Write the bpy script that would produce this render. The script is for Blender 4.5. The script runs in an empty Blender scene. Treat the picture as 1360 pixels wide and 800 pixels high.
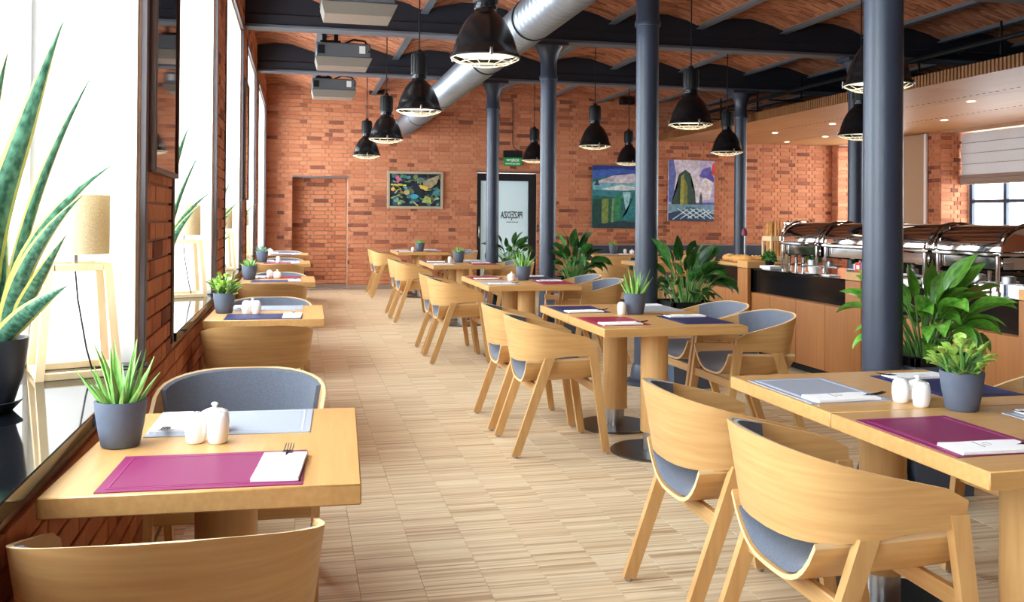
import bpy, bmesh, math, random
from mathutils import Vector, Matrix, Euler
R = math.radians
PI = math.pi
rng = random.Random(7)
sc = bpy.context.scene
C = sc.collection

# ------------------------------------------------------------------ camera
FPX, YAW, ROLL, PITCH, CYP, CAMH = 1231.1, .2272, .0071, .0072, 279.26, 1.3408
cam_d = bpy.data.cameras.new('camera')
cam = bpy.data.objects.new('camera', cam_d)
C.objects.link(cam)
cam_d.sensor_width = 36.0
cam_d.lens = FPX / 1360 * 36.0
cam_d.shift_y = -(400 - CYP) / 1360
cam_d.clip_start = .05
fw = Vector((math.sin(YAW) * math.cos(PITCH), math.cos(YAW) * math.cos(PITCH), math.sin(PITCH)))
rt = Vector((math.cos(YAW), -math.sin(YAW), 0))
up = rt.cross(fw)
# picture content turns clockwise by ROLL, so the camera turns the other way
rt2 = rt * math.cos(ROLL) + up * math.sin(ROLL)
up2 = up * math.cos(ROLL) - rt * math.sin(ROLL)
cam.matrix_world = Matrix(((rt2.x, up2.x, -fw.x, 0), (rt2.y, up2.y, -fw.y, 0), (rt2.z, up2.z, -fw.z, CAMH), (0, 0, 0, 1)))
sc.camera = cam

# ------------------------------------------------------------------ world, exposure
sc.view_settings.view_transform = 'Standard'
sc.view_settings.look = 'None'
sc.view_settings.gamma = 1
sc.view_settings.use_curve_mapping = False
sc.view_settings.exposure = 1.45
w = bpy.data.worlds.new('overcast_sky')
sc.world = w
w.use_nodes = True
bg = w.node_tree.nodes['Background']
bg.inputs[0].default_value = (.86, .94, 1, 1)
bg.inputs[1].default_value = 6.0
sc.cycles.use_denoising = True
sc.cycles.max_bounces = 10
sc.cycles.diffuse_bounces = 6
sc.cycles.glossy_bounces = 4
sc.cycles.transparent_max_bounces = 12
sc.cycles.sample_clamp_indirect = 6
sc.cycles.caustics_reflective = False
sc.cycles.caustics_refractive = False

# room constants
XL, XRW, YB, YF = -.555, 10.7, -4.2, 17.1      # left wall face, right wall face, back, far wall
BEAMS = [-2.2, .86, 3.96, 7.07, 10.12, 13.18]
PIERS = [-2.1, .97, 4.05, 7.11, 10.17, 13.2]
PH = .415
XWIN = -.98
SILLZ = .80
HEADZ = 3.22
BAYS = [(PIERS[i] + PH, PIERS[i + 1] - PH) for i in range(5)] + [(13.615, 16.6)]
RBAYS = [(8.8, 10.7), (11.35, 13.8), (14.9, 16.9)]
XRWIN = 11.3

def portal(x, y, z, sx, sz, rz):
    l = bpy.data.lights.new('daylight_portal', 'AREA')
    l.shape = 'RECTANGLE'; l.size = sx; l.size_y = sz
    l.cycles.is_portal = True
    o = bpy.data.objects.new('daylight_portal', l)
    C.objects.link(o)
    o.location = (x, y, z)
    o.rotation_euler = (R(90), 0, rz)
    o['kind'] = 'helper'
for a, b in BAYS:
    portal(XWIN - .12, (a + b) / 2, (SILLZ + HEADZ) / 2, b - a, HEADZ - SILLZ, R(-90))
for a, b in RBAYS:
    portal(XRWIN + .12, (a + b) / 2, 1.9, b - a, 1.8, R(90))

# ------------------------------------------------------------------ materials
def lin(c):
    return tuple((x / 12.92 if x <= .04045 else ((x + .055) / 1.055) ** 2.4) for x in c)
def rgb(r, g, b):
    return (*lin((r / 255, g / 255, b / 255)), 1)
class NT:
    def __init__(s, name):
        s.m = bpy.data.materials.new(name); s.m.use_nodes = True
        s.t = s.m.node_tree; s.p = s.t.nodes['Principled BSDF']
    def n(s, typ, **kw):
        nd = s.t.nodes.new(typ)
        for k, v in kw.items():
            if k.startswith('i_'):
                nd.inputs[int(k[2:]) if k[2:].isdigit() else k[2:]].default_value = v
            else: setattr(nd, k, v)
        return nd
    def l(s, a, b): s.t.links.new(a, b)
    def math(s, op, a, b=None, c=None):
        nd = s.n('ShaderNodeMath', operation=op)
        for i, x in enumerate((a, b, c)):
            if x is None: continue
            if isinstance(x, (int, float)): nd.inputs[i].default_value = x
            else: s.l(x, nd.inputs[i])
        return nd.outputs[0]
    def ramp(s, fac, stops):
        nd = s.n('ShaderNodeValToRGB')
        e = nd.color_ramp.elements
        while len(e) < len(stops): e.new(.5)
        for i, (p, c) in enumerate(stops): e[i].position = p; e[i].color = c
        s.l(fac, nd.inputs[0]); return nd.outputs[0]
def plain(name, col, rough=.5, metal=0, spec=.5, noise=0, nscale=8, trans=0, coat=0):
    t = NT(name)
    p = t.p
    p.inputs['Base Color'].default_value = col
    p.inputs['Roughness'].default_value = rough
    p.inputs['Metallic'].default_value = metal
    p.inputs['Specular IOR Level'].default_value = spec
    p.inputs['Coat Weight'].default_value = coat
    if trans: p.inputs['Transmission Weight'].default_value = trans
    if noise:
        tc = t.n('ShaderNodeTexCoord'); nz = t.n('ShaderNodeTexNoise')
        nz.inputs['Scale'].default_value = nscale; nz.inputs['Detail'].default_value = 4
        t.l(tc.outputs['Object'], nz.inputs['Vector'])
        d = tuple(x * (1 - noise) for x in col[:3]) + (1,); u = tuple(min(1, x * (1 + noise)) for x in col[:3]) + (1,)
        t.l(t.ramp(nz.outputs[0], [(.3, d), (.7, u)]), p.inputs['Base Color'])
    return t.m
def emit(name, col, st):
    t = NT(name)
    t.p.inputs['Base Color'].default_value = (.8, .75, .65, 1)
    t.p.inputs['Emission Color'].default_value = col
    t.p.inputs['Emission Strength'].default_value = st
    return t.m
def wood(name, dark, light, scale, rough=.42, tint=.10):
    """grain runs along the axis with the smallest scale"""
    t = NT(name)
    tc = t.n('ShaderNodeTexCoord'); oi = t.n('ShaderNodeObjectInfo')
    add = t.n('ShaderNodeVectorMath', operation='ADD')
    sc_ = t.n('ShaderNodeVectorMath', operation='SCALE'); sc_.inputs['Scale'].default_value = 7.3
    cmb = t.n('ShaderNodeCombineXYZ')
    for i in range(3): t.l(oi.outputs['Random'], cmb.inputs[i])
    t.l(cmb.outputs[0], sc_.inputs[0]); t.l(tc.outputs['Object'], add.inputs[0]); t.l(sc_.outputs[0], add.inputs[1])
    mp = t.n('ShaderNodeMapping'); mp.inputs['Scale'].default_value = scale
    t.l(add.outputs[0], mp.inputs[0])
    n1 = t.n('ShaderNodeTexNoise'); n1.inputs['Scale'].default_value = 1.6; n1.inputs['Detail'].default_value = 7; n1.inputs['Distortion'].default_value = .1
    t.l(mp.outputs[0], n1.inputs['Vector'])
    col = t.ramp(n1.outputs[0], [(.2, dark), (.8, light)])
    hsv = t.n('ShaderNodeHueSaturation')
    t.l(t.math('MULTIPLY_ADD', oi.outputs['Random'], tint * 2, 1 - tint), hsv.inputs['Value'])
    t.l(col, hsv.inputs['Color'])
    t.l(hsv.outputs[0], t.p.inputs['Base Color'])
    t.p.inputs['Roughness'].default_value = rough
    return t.m
OAK_D, OAK_L = rgb(190, 144, 88), rgb(212, 170, 112)
M = {}
M['oak_h'] = wood('oak_veneer_horizontal', OAK_D, OAK_L, (2.6, 2.6, 46))
M['oak_v'] = wood('oak_vertical_grain', OAK_D, OAK_L, (26, 26, 2))
M['oak_y'] = wood('oak_long_grain', rgb(188, 140, 82), rgb(208, 162, 102), (34, 2.2, 34), rough=.34)
M['oak_x'] = wood('oak_cross_grain', rgb(188, 140, 82), rgb(208, 162, 102), (2.2, 34, 34), rough=.34)
M['oak_panel'] = wood('oak_panel', rgb(152, 96, 48), rgb(172, 114, 62), (22, 22, 1.3), rough=.45, tint=.06)
M['oak_soffit'] = wood('soffit_wood', rgb(164, 112, 62), rgb(182, 130, 78), (14, .8, 14), rough=.5)
M['slat_wood'] = wood('soffit_slat_wood', rgb(128, 82, 44), rgb(146, 98, 56), (22, 22, 1.3), rough=.5)
M['pale_wood'] = wood('pale_lamp_wood', rgb(222, 186, 138), rgb(240, 212, 170), (20, 20, 2), rough=.5)
M['edge_ply'] = plain('ply_edge', rgb(226, 196, 150), .5)
def fabric(name, col, scale=420, rough=.95):
    t = NT(name)
    tc = t.n('ShaderNodeTexCoord'); nz = t.n('ShaderNodeTexNoise'); nz.inputs['Scale'].default_value = scale; nz.inputs['Detail'].default_value = 2
    t.l(tc.outputs['Object'], nz.inputs['Vector'])
    d = tuple(x * .72 for x in col[:3]) + (1,); u = tuple(min(1, x * 1.3) for x in col[:3]) + (1,)
    t.l(t.ramp(nz.outputs[0], [(.3, d), (.7, u)]), t.p.inputs['Base Color'])
    t.p.inputs['Roughness'].default_value = rough
    t.p.inputs['Specular IOR Level'].default_value = .2
    t.p.inputs['Sheen Weight'].default_value = .25
    return t.m
M['grey_felt'] = fabric('grey_wool_felt', rgb(98, 104, 117))
M['booth'] = fabric('charcoal_booth_fabric', rgb(60, 66, 76))
def cloth(name, col, tr):
    m_ = fabric(name, col, 260); nt = m_.node_tree
    tl = nt.nodes.new('ShaderNodeBsdfTranslucent'); tl.inputs[0].default_value = col
    mx = nt.nodes.new('ShaderNodeMixShader'); mx.inputs[0].default_value = tr
    nt.links.new(nt.nodes['Principled BSDF'].outputs[0], mx.inputs[1]); nt.links.new(tl.outputs[0], mx.inputs[2])
    nt.links.new(mx.outputs[0], nt.nodes['Material Output'].inputs[0])
    return m_
M['linen'] = cloth('natural_linen', rgb(226, 211, 178), .4)
M['blind'] = cloth('white_linen_blind', rgb(206, 204, 204), .22)
M['blindband'] = fabric('taupe_linen_band', rgb(150, 132, 122), 260)
M['beige'] = fabric('beige_fabric_panel', rgb(178, 152, 126), 200)
M['slate'] = plain('slate_blue_paint', rgb(47, 55, 71), .38, noise=.10, nscale=3)
M['beam'] = plain('beam_dark_paint', rgb(27, 32, 42), .5, noise=.12, nscale=4)
M['flange'] = plain('flange_grey_paint', rgb(84, 88, 96), .5, noise=.1, nscale=5)
M['blackgloss'] = plain('black_enamel', rgb(16, 17, 19), .22, spec=.5)
M['blackmat'] = plain('black_matte', rgb(14, 14, 16), .6, spec=.3)
M['sill'] = plain('black_polished_stone', rgb(12, 14, 18), .06, spec=.6)
M['counterblack'] = plain('black_glass_band', rgb(14, 14, 16), .12)
M['steelframe'] = plain('dark_bronze_frame', rgb(84, 74, 76), .45)
M['white_plaster'] = plain('white_plaster', rgb(242, 243, 244), .8)
M['white_frame'] = plain('white_window_frame', rgb(240, 241, 242), .5)
M['slatewin'] = plain('slate_window_frame', rgb(52, 62, 80), .45)
M['ceramic'] = plain('white_ceramic', rgb(244, 242, 238), .25, coat=.3)
M['pot'] = plain('slate_grey_pot', rgb(84, 92, 108), .7, noise=.08, nscale=30)
M['potdark'] = plain('dark_plastic_pot', rgb(34, 38, 48), .4)
M['soil'] = plain('potting_soil', rgb(52, 38, 28), .95, noise=.4, nscale=60)
M['napkin'] = plain('white_napkin', rgb(246, 245, 246), .8)
M['ink'] = plain('grey_print', rgb(150, 148, 150), .8)
M['fork'] = plain('steel_cutlery', rgb(120, 120, 124), .22, metal=1)
M['chrome'] = plain('polished_steel', rgb(214, 212, 210), .07, metal=1)
M['brushed'] = plain('brushed_steel', rgb(178, 178, 180), .3, metal=1)
M['disc'] = plain('brushed_base_disc', rgb(104, 102, 100), .28, metal=1)
M['galv'] = plain('galvanised_duct', rgb(150, 157, 166), .4, metal=.8, noise=.06, nscale=9)
M['projgrey'] = plain('grey_projector_case', rgb(96, 102, 108), .5)
M['silver'] = plain('silver_housing', rgb(140, 132, 122), .4, metal=.5)
M['cream'] = plain('cream_reflector', rgb(250, 240, 214), .5)
M['glow'] = emit('warm_lamp_glow', (1, .86, .62, 1), .9)
M['spot'] = emit('downlight_glow', (1, .9, .72, 1), 5)
M['planter'] = plain('slate_blue_planter', rgb(74, 88, 108), .6, noise=.06, nscale=6)
M['green_sign'] = emit('green_sign_face', rgb(10, 120, 60), .10)
M['green_sign'].node_tree.nodes['Principled BSDF'].inputs['Base Color'].default_value = rgb(16, 120, 64)
M['sign_white'] = emit('sign_letters', (.85, 1, .9, 1), .16)
M['door_black'] = plain('black_door_frame', rgb(22, 24, 30), .4)
M['letter'] = plain('door_lettering', rgb(48, 52, 58), .7)
M['bread'] = plain('bread_crust', rgb(206, 150, 84), .8, noise=.3, nscale=25)
M['herb'] = plain('herb_green', rgb(58, 108, 34), .7, noise=.4, nscale=40)
M['redpack'] = plain('red_packet', rgb(206, 46, 44), .4)
M['bluepack'] = plain('blue_packet', rgb(52, 130, 200), .4)
M['cereal'] = plain('cereal_fill', rgb(196, 150, 96), .9, noise=.4, nscale=70)
M['bur'] = plain('burgundy_knob', rgb(120, 42, 60), .5)
M['floor_joint'] = plain('dark_floor_joint', rgb(150, 122, 92), .8)
M['mortar'] = plain('pale_mortar', rgb(190, 156, 130), .95, noise=.12, nscale=18)
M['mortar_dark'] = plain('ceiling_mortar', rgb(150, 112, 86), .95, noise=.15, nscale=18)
M['screenglass'] = plain('dark_glass_panel', rgb(20, 12, 10), .04, spec=.8)
M['pframe'] = plain('bronze_panel_frame', rgb(92, 62, 48), .4)
M['grout'] = plain('baseboard_stone', rgb(150, 126, 110), .7)
def glassmat(name, tint, trans=.9):
    t = NT(name)
    tr = t.n('ShaderNodeBsdfTransparent'); tr.inputs[0].default_value = tint
    gl = t.n('ShaderNodeBsdfGlossy'); gl.inputs['Roughness'].default_value = .03
    mx = t.n('ShaderNodeMixShader')
    g = t.n('ShaderNodeNewGeometry'); dt = t.n('ShaderNodeVectorMath', operation='DOT_PRODUCT')
    t.l(g.outputs['Incoming'], dt.inputs[0]); t.l(g.outputs['Normal'], dt.inputs[1])
    fr = t.math('MULTIPLY_ADD', t.math('POWER', t.math('SUBTRACT', 1.0, t.math('ABSOLUTE', dt.outputs['Value'])), 5.0), .9, .04)
    t.l(fr, mx.inputs[0]); t.l(tr.outputs[0], mx.inputs[1]); t.l(gl.outputs[0], mx.inputs[2])
    t.l(mx.outputs[0], t.t.nodes['Material Output'].inputs[0])
    return t.m
M['glass'] = glassmat('window_glass', (.97, .98, .98, 1))
M['jar'] = glassmat('clear_dispenser', (.86, .9, .92, 1))
def frosted():
    t = NT('frosted_door_glass')
    p = t.p
    p.inputs['Base Color'].default_value = rgb(196, 216, 222)
    p.inputs['Roughness'].default_value = .5
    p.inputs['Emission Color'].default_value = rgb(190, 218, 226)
    p.inputs['Emission Strength'].default_value = .08      # faint glow put into the pane itself, standing in for light from behind
    return t.m
M['frost'] = frosted()
def brickmat(name, stops, rough=.9):
    t = NT(name)
    at = t.n('ShaderNodeAttribute', attribute_name='rnd'); oi = t.n('ShaderNodeObjectInfo')
    fr = t.math('FRACT', t.math('ADD', at.outputs['Fac'], t.math('MULTIPLY', oi.outputs['Random'], 3.7)))
    tc = t.n('ShaderNodeNewGeometry'); nz = t.n('ShaderNodeTexNoise')
    nz.inputs['Scale'].default_value = 22; nz.inputs['Detail'].default_value = 5
    t.l(tc.outputs['Position'], nz.inputs['Vector'])
    col = t.ramp(fr, stops)
    mx = t.n('ShaderNodeMix', data_type='RGBA', blend_type='MULTIPLY'); mx.inputs[0].default_value = 1
    t.l(col, mx.inputs[6]); t.l(t.ramp(nz.outputs[0], [(.3, (.86, .85, .84, 1)), (.7, (1.08, 1.07, 1.07, 1))]), mx.inputs[7])
    t.l(mx.outputs[2], t.p.inputs['Base Color'])
    t.p.inputs['Roughness'].default_value = rough
    t.p.inputs['Specular IOR Level'].default_value = .25
    return t.m
BR = [(0, rgb(118, 70, 54)), (.07, rgb(146, 86, 64)), (.13, rgb(178, 108, 76)), (.5, rgb(194, 124, 88)), (.8, rgb(202, 134, 98)), (1, rgb(186, 116, 82))]
M['brick'] = brickmat('orange_brick', BR)
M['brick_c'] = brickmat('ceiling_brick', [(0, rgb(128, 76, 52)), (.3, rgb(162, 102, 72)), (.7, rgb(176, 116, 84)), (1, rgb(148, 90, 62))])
def brickwall():
    t = NT('plain_brick_surface')
    tc = t.n('ShaderNodeTexCoord'); mp = t.n('ShaderNodeMapping'); mp.inputs['Rotation'].default_value = (R(90), 0, R(90))
    b = t.n('ShaderNodeTexBrick'); t.l(tc.outputs['Object'], mp.inputs[0]); t.l(mp.outputs[0], b.inputs[0])
    b.inputs['Color1'].default_value = rgb(202, 108, 64); b.inputs['Color2'].default_value = rgb(170, 82, 50); b.inputs['Mortar'].default_value = rgb(196, 160, 128)
    b.inputs['Scale'].default_value = 1; b.inputs['Brick Width'].default_value = .26; b.inputs['Row Height'].default_value = .076; b.inputs['Mortar Size'].default_value = .005
    t.l(b.outputs[0], t.p.inputs['Base Color']); t.p.inputs['Roughness'].default_value = .9
    return t.m
M['brickwall'] = brickwall()
LANE, STRIP, PANL = .228, .0115, .46
def floormat():
    t = NT('strip_parquet')
    g = t.n('ShaderNodeNewGeometry'); sp = t.n('ShaderNodeSeparateXYZ'); t.l(g.outputs['Position'], sp.inputs[0])
    lane = t.math('FLOOR', t.math('DIVIDE', t.math('ADD', sp.outputs[0], LANE * 100), LANE))
    wn0 = t.n('ShaderNodeTexWhiteNoise', noise_dimensions='1D'); t.l(lane, wn0.inputs['W'])
    ysh = t.math('ADD', sp.outputs[1], wn0.outputs['Value'])
    strip = t.math('FLOOR', t.math('DIVIDE', ysh, STRIP))
    cb = t.n('ShaderNodeCombineXYZ'); t.l(lane, cb.inputs[0]); t.l(strip, cb.inputs[1])
    wn = t.n('ShaderNodeTexWhiteNoise', noise_dimensions='2D'); t.l(cb.outputs[0], wn.inputs['Vector'])
    strip2 = t.math('FLOOR', t.math('DIVIDE', ysh, STRIP * 4.3))
    cb2 = t.n('ShaderNodeCombineXYZ'); t.l(lane, cb2.inputs[0]); t.l(strip2, cb2.inputs[1])
    wn2 = t.n('ShaderNodeTexWhiteNoise', noise_dimensions='2D'); t.l(cb2.outputs[0], wn2.inputs['Vector'])
    f = t.math('ADD', t.math('MULTIPLY', wn.outputs['Value'], .78), t.math('MULTIPLY', wn2.outputs['Value'], .22))
    col = t.ramp(f, [(.1, rgb(184, 156, 122)), (.32, rgb(212, 188, 152)), (.6, rgb(224, 205, 172)), (.9, rgb(234, 219, 190))])
    mp = t.n('ShaderNodeMapping'); mp.inputs['Scale'].default_value = (3, 60, 1); t.l(g.outputs['Position'], mp.inputs[0])
    nz = t.n('ShaderNodeTexNoise'); nz.inputs['Scale'].default_value = 1.5; nz.inputs['Detail'].default_value = 4; t.l(mp.outputs[0], nz.inputs['Vector'])
    mx = t.n('ShaderNodeMix', data_type='RGBA', blend_type='MULTIPLY'); mx.inputs[0].default_value = 1
    t.l(col, mx.inputs[6]); t.l(t.ramp(nz.outputs[0], [(.3, (.84, .82, .8, 1)), (.7, (1.05, 1.05, 1.05, 1))]), mx.inputs[7])
    t.l(mx.outputs[2], t.p.inputs['Base Color'])
    t.p.inputs['Roughness'].default_value = .38
    return t.m
M['floor'] = floormat()
def leafmat(name, dark, light, edge=None, rough=.35, band=False, spec=.5):
    """across-the-blade colour from UV x (0..1), bands along y"""
    t = NT(name)
    uv = t.n('ShaderNodeTexCoord'); sp = t.n('ShaderNodeSeparateXYZ'); t.l(uv.outputs['UV'], sp.inputs[0])
    nz = t.n('ShaderNodeTexNoise'); nz.inputs['Detail'].default_value = 3
    mp = t.n('ShaderNodeMapping'); mp.inputs['Scale'].default_value = (3, 24, 1) if band else (6, 5, 1)
    oi = t.n('ShaderNodeObjectInfo'); cb = t.n('ShaderNodeCombineXYZ'); t.l(t.math('MULTIPLY', oi.outputs['Random'], 9), cb.inputs[1])
    t.l(cb.outputs[0], mp.inputs['Location']); t.l(uv.outputs['UV'], mp.inputs[0]); t.l(mp.outputs[0], nz.inputs['Vector']); nz.inputs['Scale'].default_value = 1
    col = t.ramp(nz.outputs[0], [(.35, dark), (.65, light)])
    if edge:
        d = t.math('ABSOLUTE', t.math('SUBTRACT', sp.outputs[0], .5))
        k = t.math('GREATER_THAN', d, .36)
        mx = t.n('ShaderNodeMix', data_type='RGBA'); t.l(k, mx.inputs[0]); t.l(col, mx.inputs[6]); mx.inputs[7].default_value = edge
        col = mx.outputs[2]
    hs = t.n('ShaderNodeHueSaturation'); t.l(t.math('MULTIPLY_ADD', oi.outputs['Random'], .5, .75), hs.inputs['Value']); t.l(col, hs.inputs['Color'])
    t.l(hs.outputs[0], t.p.inputs['Base Color'])
    t.p.inputs['Roughness'].default_value = rough
    t.p.inputs['Specular IOR Level'].default_value = spec
    t.p.inputs['Subsurface Weight'].default_value = 0
    return t.m
M['lily'] = leafmat('peace_lily_leaf', rgb(58, 116, 34), rgb(110, 168, 58))
M['lily_dark'] = leafmat('dark_foliage_leaf', rgb(26, 70, 30), rgb(56, 112, 44))
M['aloe'] = leafmat('aloe_leaf', rgb(92, 150, 64), rgb(150, 196, 104), rough=.45)
M['jade'] = leafmat('jade_leaf', rgb(110, 160, 60), rgb(176, 200, 96), rough=.35)
M['agave'] = leafmat('agave_leaf', rgb(108, 150, 128), rgb(150, 184, 156), rough=.5)
M['snake'] = leafmat('snake_plant_leaf', rgb(34, 82, 62), rgb(104, 158, 128), rgb(216, 208, 120), band=True)
M['stem'] = plain('green_stem', rgb(84, 128, 56), .5)
def matmat(name, col):
    t = NT(name)
    tc = t.n('ShaderNodeTexCoord'); wv = t.n('ShaderNodeTexChecker'); wv.inputs['Scale'].default_value = 420
    t.l(tc.outputs['Object'], wv.inputs[0])
    wv.inputs[1].default_value = tuple(x * .86 for x in col[:3]) + (1,); wv.inputs[2].default_value = tuple(min(1, x * 1.1) for x in col[:3]) + (1,)
    t.l(wv.outputs[0], t.p.inputs['Base Color']); t.p.inputs['Roughness'].default_value = .5
    return t.m
MATS = {'magenta': matmat('magenta_vinyl_weave', rgb(128, 30, 84)), 'grey': matmat('pale_grey_vinyl_weave', rgb(160, 166, 180)),
        'navy': matmat('navy_vinyl_weave', rgb(26, 34, 84)), 'red': matmat('crimson_vinyl_weave', rgb(142, 24, 58))}
MATB = {'magenta': plain('magenta_border', rgb(150, 46, 106), .5), 'grey': plain('pale_grey_border', rgb(184, 190, 202), .5),
        'navy': plain('navy_border', rgb(40, 50, 108), .5), 'red': plain('crimson_border', rgb(162, 40, 76), .5)}

# ------------------------------------------------------------------ mesh helpers
def xf(p, m): return (m @ Vector(p)) if m else Vector(p)
def b_box(bm, c, s, bev=0, m=None, mi=0, seg=1):
    r = bmesh.ops.create_cube(bm, size=1.0)
    vs = r['verts']
    for v in vs: v.co = Vector((v.co.x * s[0], v.co.y * s[1], v.co.z * s[2]))
    fs = set(f for v in vs for f in v.link_faces)
    for f in fs: f.material_index = mi
    if bev:
        es = list({e for v in vs for e in v.link_edges})
        rr = bmesh.ops.bevel(bm, geom=es, offset=bev, segments=seg, affect='EDGES', profile=.5, material=-1)
        vs = list({v for f in rr['faces'] for v in f.verts} | {v for v in vs if v.is_valid})
    cv = Vector(c)
    for v in vs: v.co = xf(v.co + cv, m)
def b_hexa(bm, pts, mi=0):
    """8 points: bottom 4 ccw, top 4 ccw"""
    v = [bm.verts.new(p) for p in pts]
    for q in ((3, 2, 1, 0), (4, 5, 6, 7), (0, 1, 5, 4), (1, 2, 6, 5), (2, 3, 7, 6), (3, 0, 4, 7)):
        bm.faces.new([v[i] for i in q]).material_index = mi
def b_bar(bm, a, b, w, d, ax=(1, 0, 0), mi=0, taper=1.0):
    """rectangular bar from a to b cut level at both ends; w along ax, d along the other level direction"""
    a, b = Vector(a), Vector(b)
    ax = Vector(ax).normalized(); ay = Vector((-ax.y, ax.x, 0))
    pts = []
    for p, k in ((a, taper), (b, 1)):
        for sx, sy in ((-1, -1), (1, -1), (1, 1), (-1, 1)): pts.append(p + ax * (sx * w / 2 * k) + ay * (sy * d / 2 * k))
    b_hexa(bm, pts, mi)
def b_lathe(bm, prof, seg=24, c=(0, 0, 0), m=None, mi=0, sx=1, sy=1):
    c = Vector(c); rings = []
    for r, z in prof:
        if r < 1e-6: rings.append([bm.verts.new(xf(c + Vector((0, 0, z)), m))])
        else: rings.append([bm.verts.new(xf(c + Vector((r * math.cos(2 * PI * k / seg) * sx, r * math.sin(2 * PI * k / seg) * sy, z)), m)) for k in range(seg)])
    for a, b in zip(rings, rings[1:]):
        for k in range(seg):
            q = [a[k % len(a)], a[(k + 1) % len(a)], b[(k + 1) % len(b)], b[k % len(b)]]
            q2 = []
            for v in q:
                if v not in q2: q2.append(v)
            if len(q2) > 2: bm.faces.new(q2).material_index = mi
def b_tube(bm, pts, r, seg=8, mi=0, cap=True):
    pts = [Vector(p) for p in pts]; n = len(pts); rings = []
    rs = r if isinstance(r, (list, tuple)) else [r] * n
    side = None
    for i, p in enumerate(pts):
        d = (pts[min(i + 1, n - 1)] - pts[max(i - 1, 0)]).normalized()
        if side is None:
            side = d.cross(Vector((0, 0, 1)))
            if side.length < .05: side = d.cross(Vector((1, 0, 0)))
        side = (side - d * side.dot(d)).normalized(); u = d.cross(side)
        rings.append([bm.verts.new(p + (side * math.cos(2 * PI * k / seg) + u * math.sin(2 * PI * k / seg)) * rs[i]) for k in range(seg)])
    for a, b in zip(rings, rings[1:]):
        for k in range(seg): bm.faces.new((a[k], a[(k + 1) % seg], b[(k + 1) % seg], b[k])).material_index = mi
    if cap:
        bm.faces.new(rings[0][::-1]).material_index = mi; bm.faces.new(rings[-1]).material_index = mi
def b_torus(bm, c, r, t, seg=24, ts=6, m=None, mi=0):
    rings = []
    for i in range(seg):
        a = 2 * PI * i / seg
        rings.append([bm.verts.new(xf((c[0] + (r + t * math.cos(2 * PI * j / ts)) * math.cos(a), c[1] + (r + t * math.cos(2 * PI * j / ts)) * math.sin(a), c[2] + t * math.sin(2 * PI * j / ts)), m)) for j in range(ts)])
    for i in range(seg):
        a, b = rings[i], rings[(i + 1) % seg]
        for j in range(ts): bm.faces.new((a[j], b[j], b[(j + 1) % ts], a[(j + 1) % ts])).material_index = mi
def b_grid(bm, rows, mi=0, close=False):
    vs = [[bm.verts.new(p) for p in r] for r in rows]
    fs = []
    for a, b in zip(vs, vs[1:]):
        for k in range(len(a) - 1): f = bm.faces.new((a[k], a[k + 1], b[k + 1], b[k])); f.material_index = mi; fs.append(f)
    return vs
def b_slab(bm, top, bot, mi=0, me=None):
    """closed sheet between two equal grids; edges get material me"""
    me = mi if me is None else me
    A = b_grid(bm, top, mi); B = b_grid(bm, [r[::-1] for r in bot], mi)
    B = [r[::-1] for r in B]
    nr, nc = len(A), len(A[0])
    def q(a, b, c, d):
        try: bm.faces.new((a, b, c, d)).material_index = me
        except ValueError: pass
    for k in range(nc - 1):
        q(A[0][k + 1], A[0][k], B[0][k], B[0][k + 1]); q(A[-1][k], A[-1][k + 1], B[-1][k + 1], B[-1][k])
    for k in range(nr - 1):
        q(A[k][0], A[k + 1][0], B[k + 1][0], B[k][0]); q(A[k + 1][-1], A[k][-1], B[k][-1], B[k + 1][-1])
def mesh(bm, name, mats, smooth=True, ang=38, fix=True):
    if fix: bmesh.ops.recalc_face_normals(bm, faces=bm.faces)
    me = bpy.data.meshes.new(name); bm.to_mesh(me); bm.free()
    for x in (mats if isinstance(mats, (list, tuple)) else [mats]): me.materials.append(M[x] if isinstance(x, str) else x)
    if smooth:
        me.polygons.foreach_set('use_smooth', [True] * len(me.polygons)); me.set_sharp_from_angle(angle=R(ang))
    return me
def ob(name, me, parent=None, loc=(0, 0, 0), rot=(0, 0, 0)):
    o = bpy.data.objects.new(name, me); C.objects.link(o)
    o.location = loc; o.rotation_euler = rot
    if parent: o.parent = parent
    return o
def tag(o, label, cat, group=None):
    o['label'] = label; o['category'] = cat
    if group: o['group'] = group
    return o
def thing(name, label, cat, loc=(0, 0, 0), rz=0, group=None):
    return tag(ob(name, None, None, loc, (0, 0, rz)), label, cat, group)
def struct(name, me, loc=(0, 0, 0)):
    o = ob(name, me, None, loc); o['kind'] = 'structure'; return o
def BM(): return bmesh.new()
def boxmesh(name, c, s, mat, bev=0, **k):
    bm = BM(); b_box(bm, c, s, bev, **k); return mesh(bm, name, mat)
def dup(src, loc, rz, label=None, group=None):
    r = src.copy(); C.objects.link(r); r.location = loc; r.rotation_euler = (0, 0, rz)
    if label: r['label'] = label
    if group: r['group'] = group
    for ch in list(src.children):
        c = ch.copy(); C.objects.link(c); c.parent = r
        for g in list(ch.children):
            d = g.copy(); C.objects.link(d); d.parent = c
    return r
def cam_px(p):
    d = Vector(p) - Vector((0, 0, CAMH)); z = d.dot(fw)
    if z < .1: return None
    return (680 + FPX * d.dot(rt2) / z, CYP - FPX * d.dot(up2) / z, z)
def inview(p, mx=40):
    q = cam_px(p)
    return q is not None and -mx < q[0] < 1360 + mx and -mx < q[1] < 800 + mx

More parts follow.
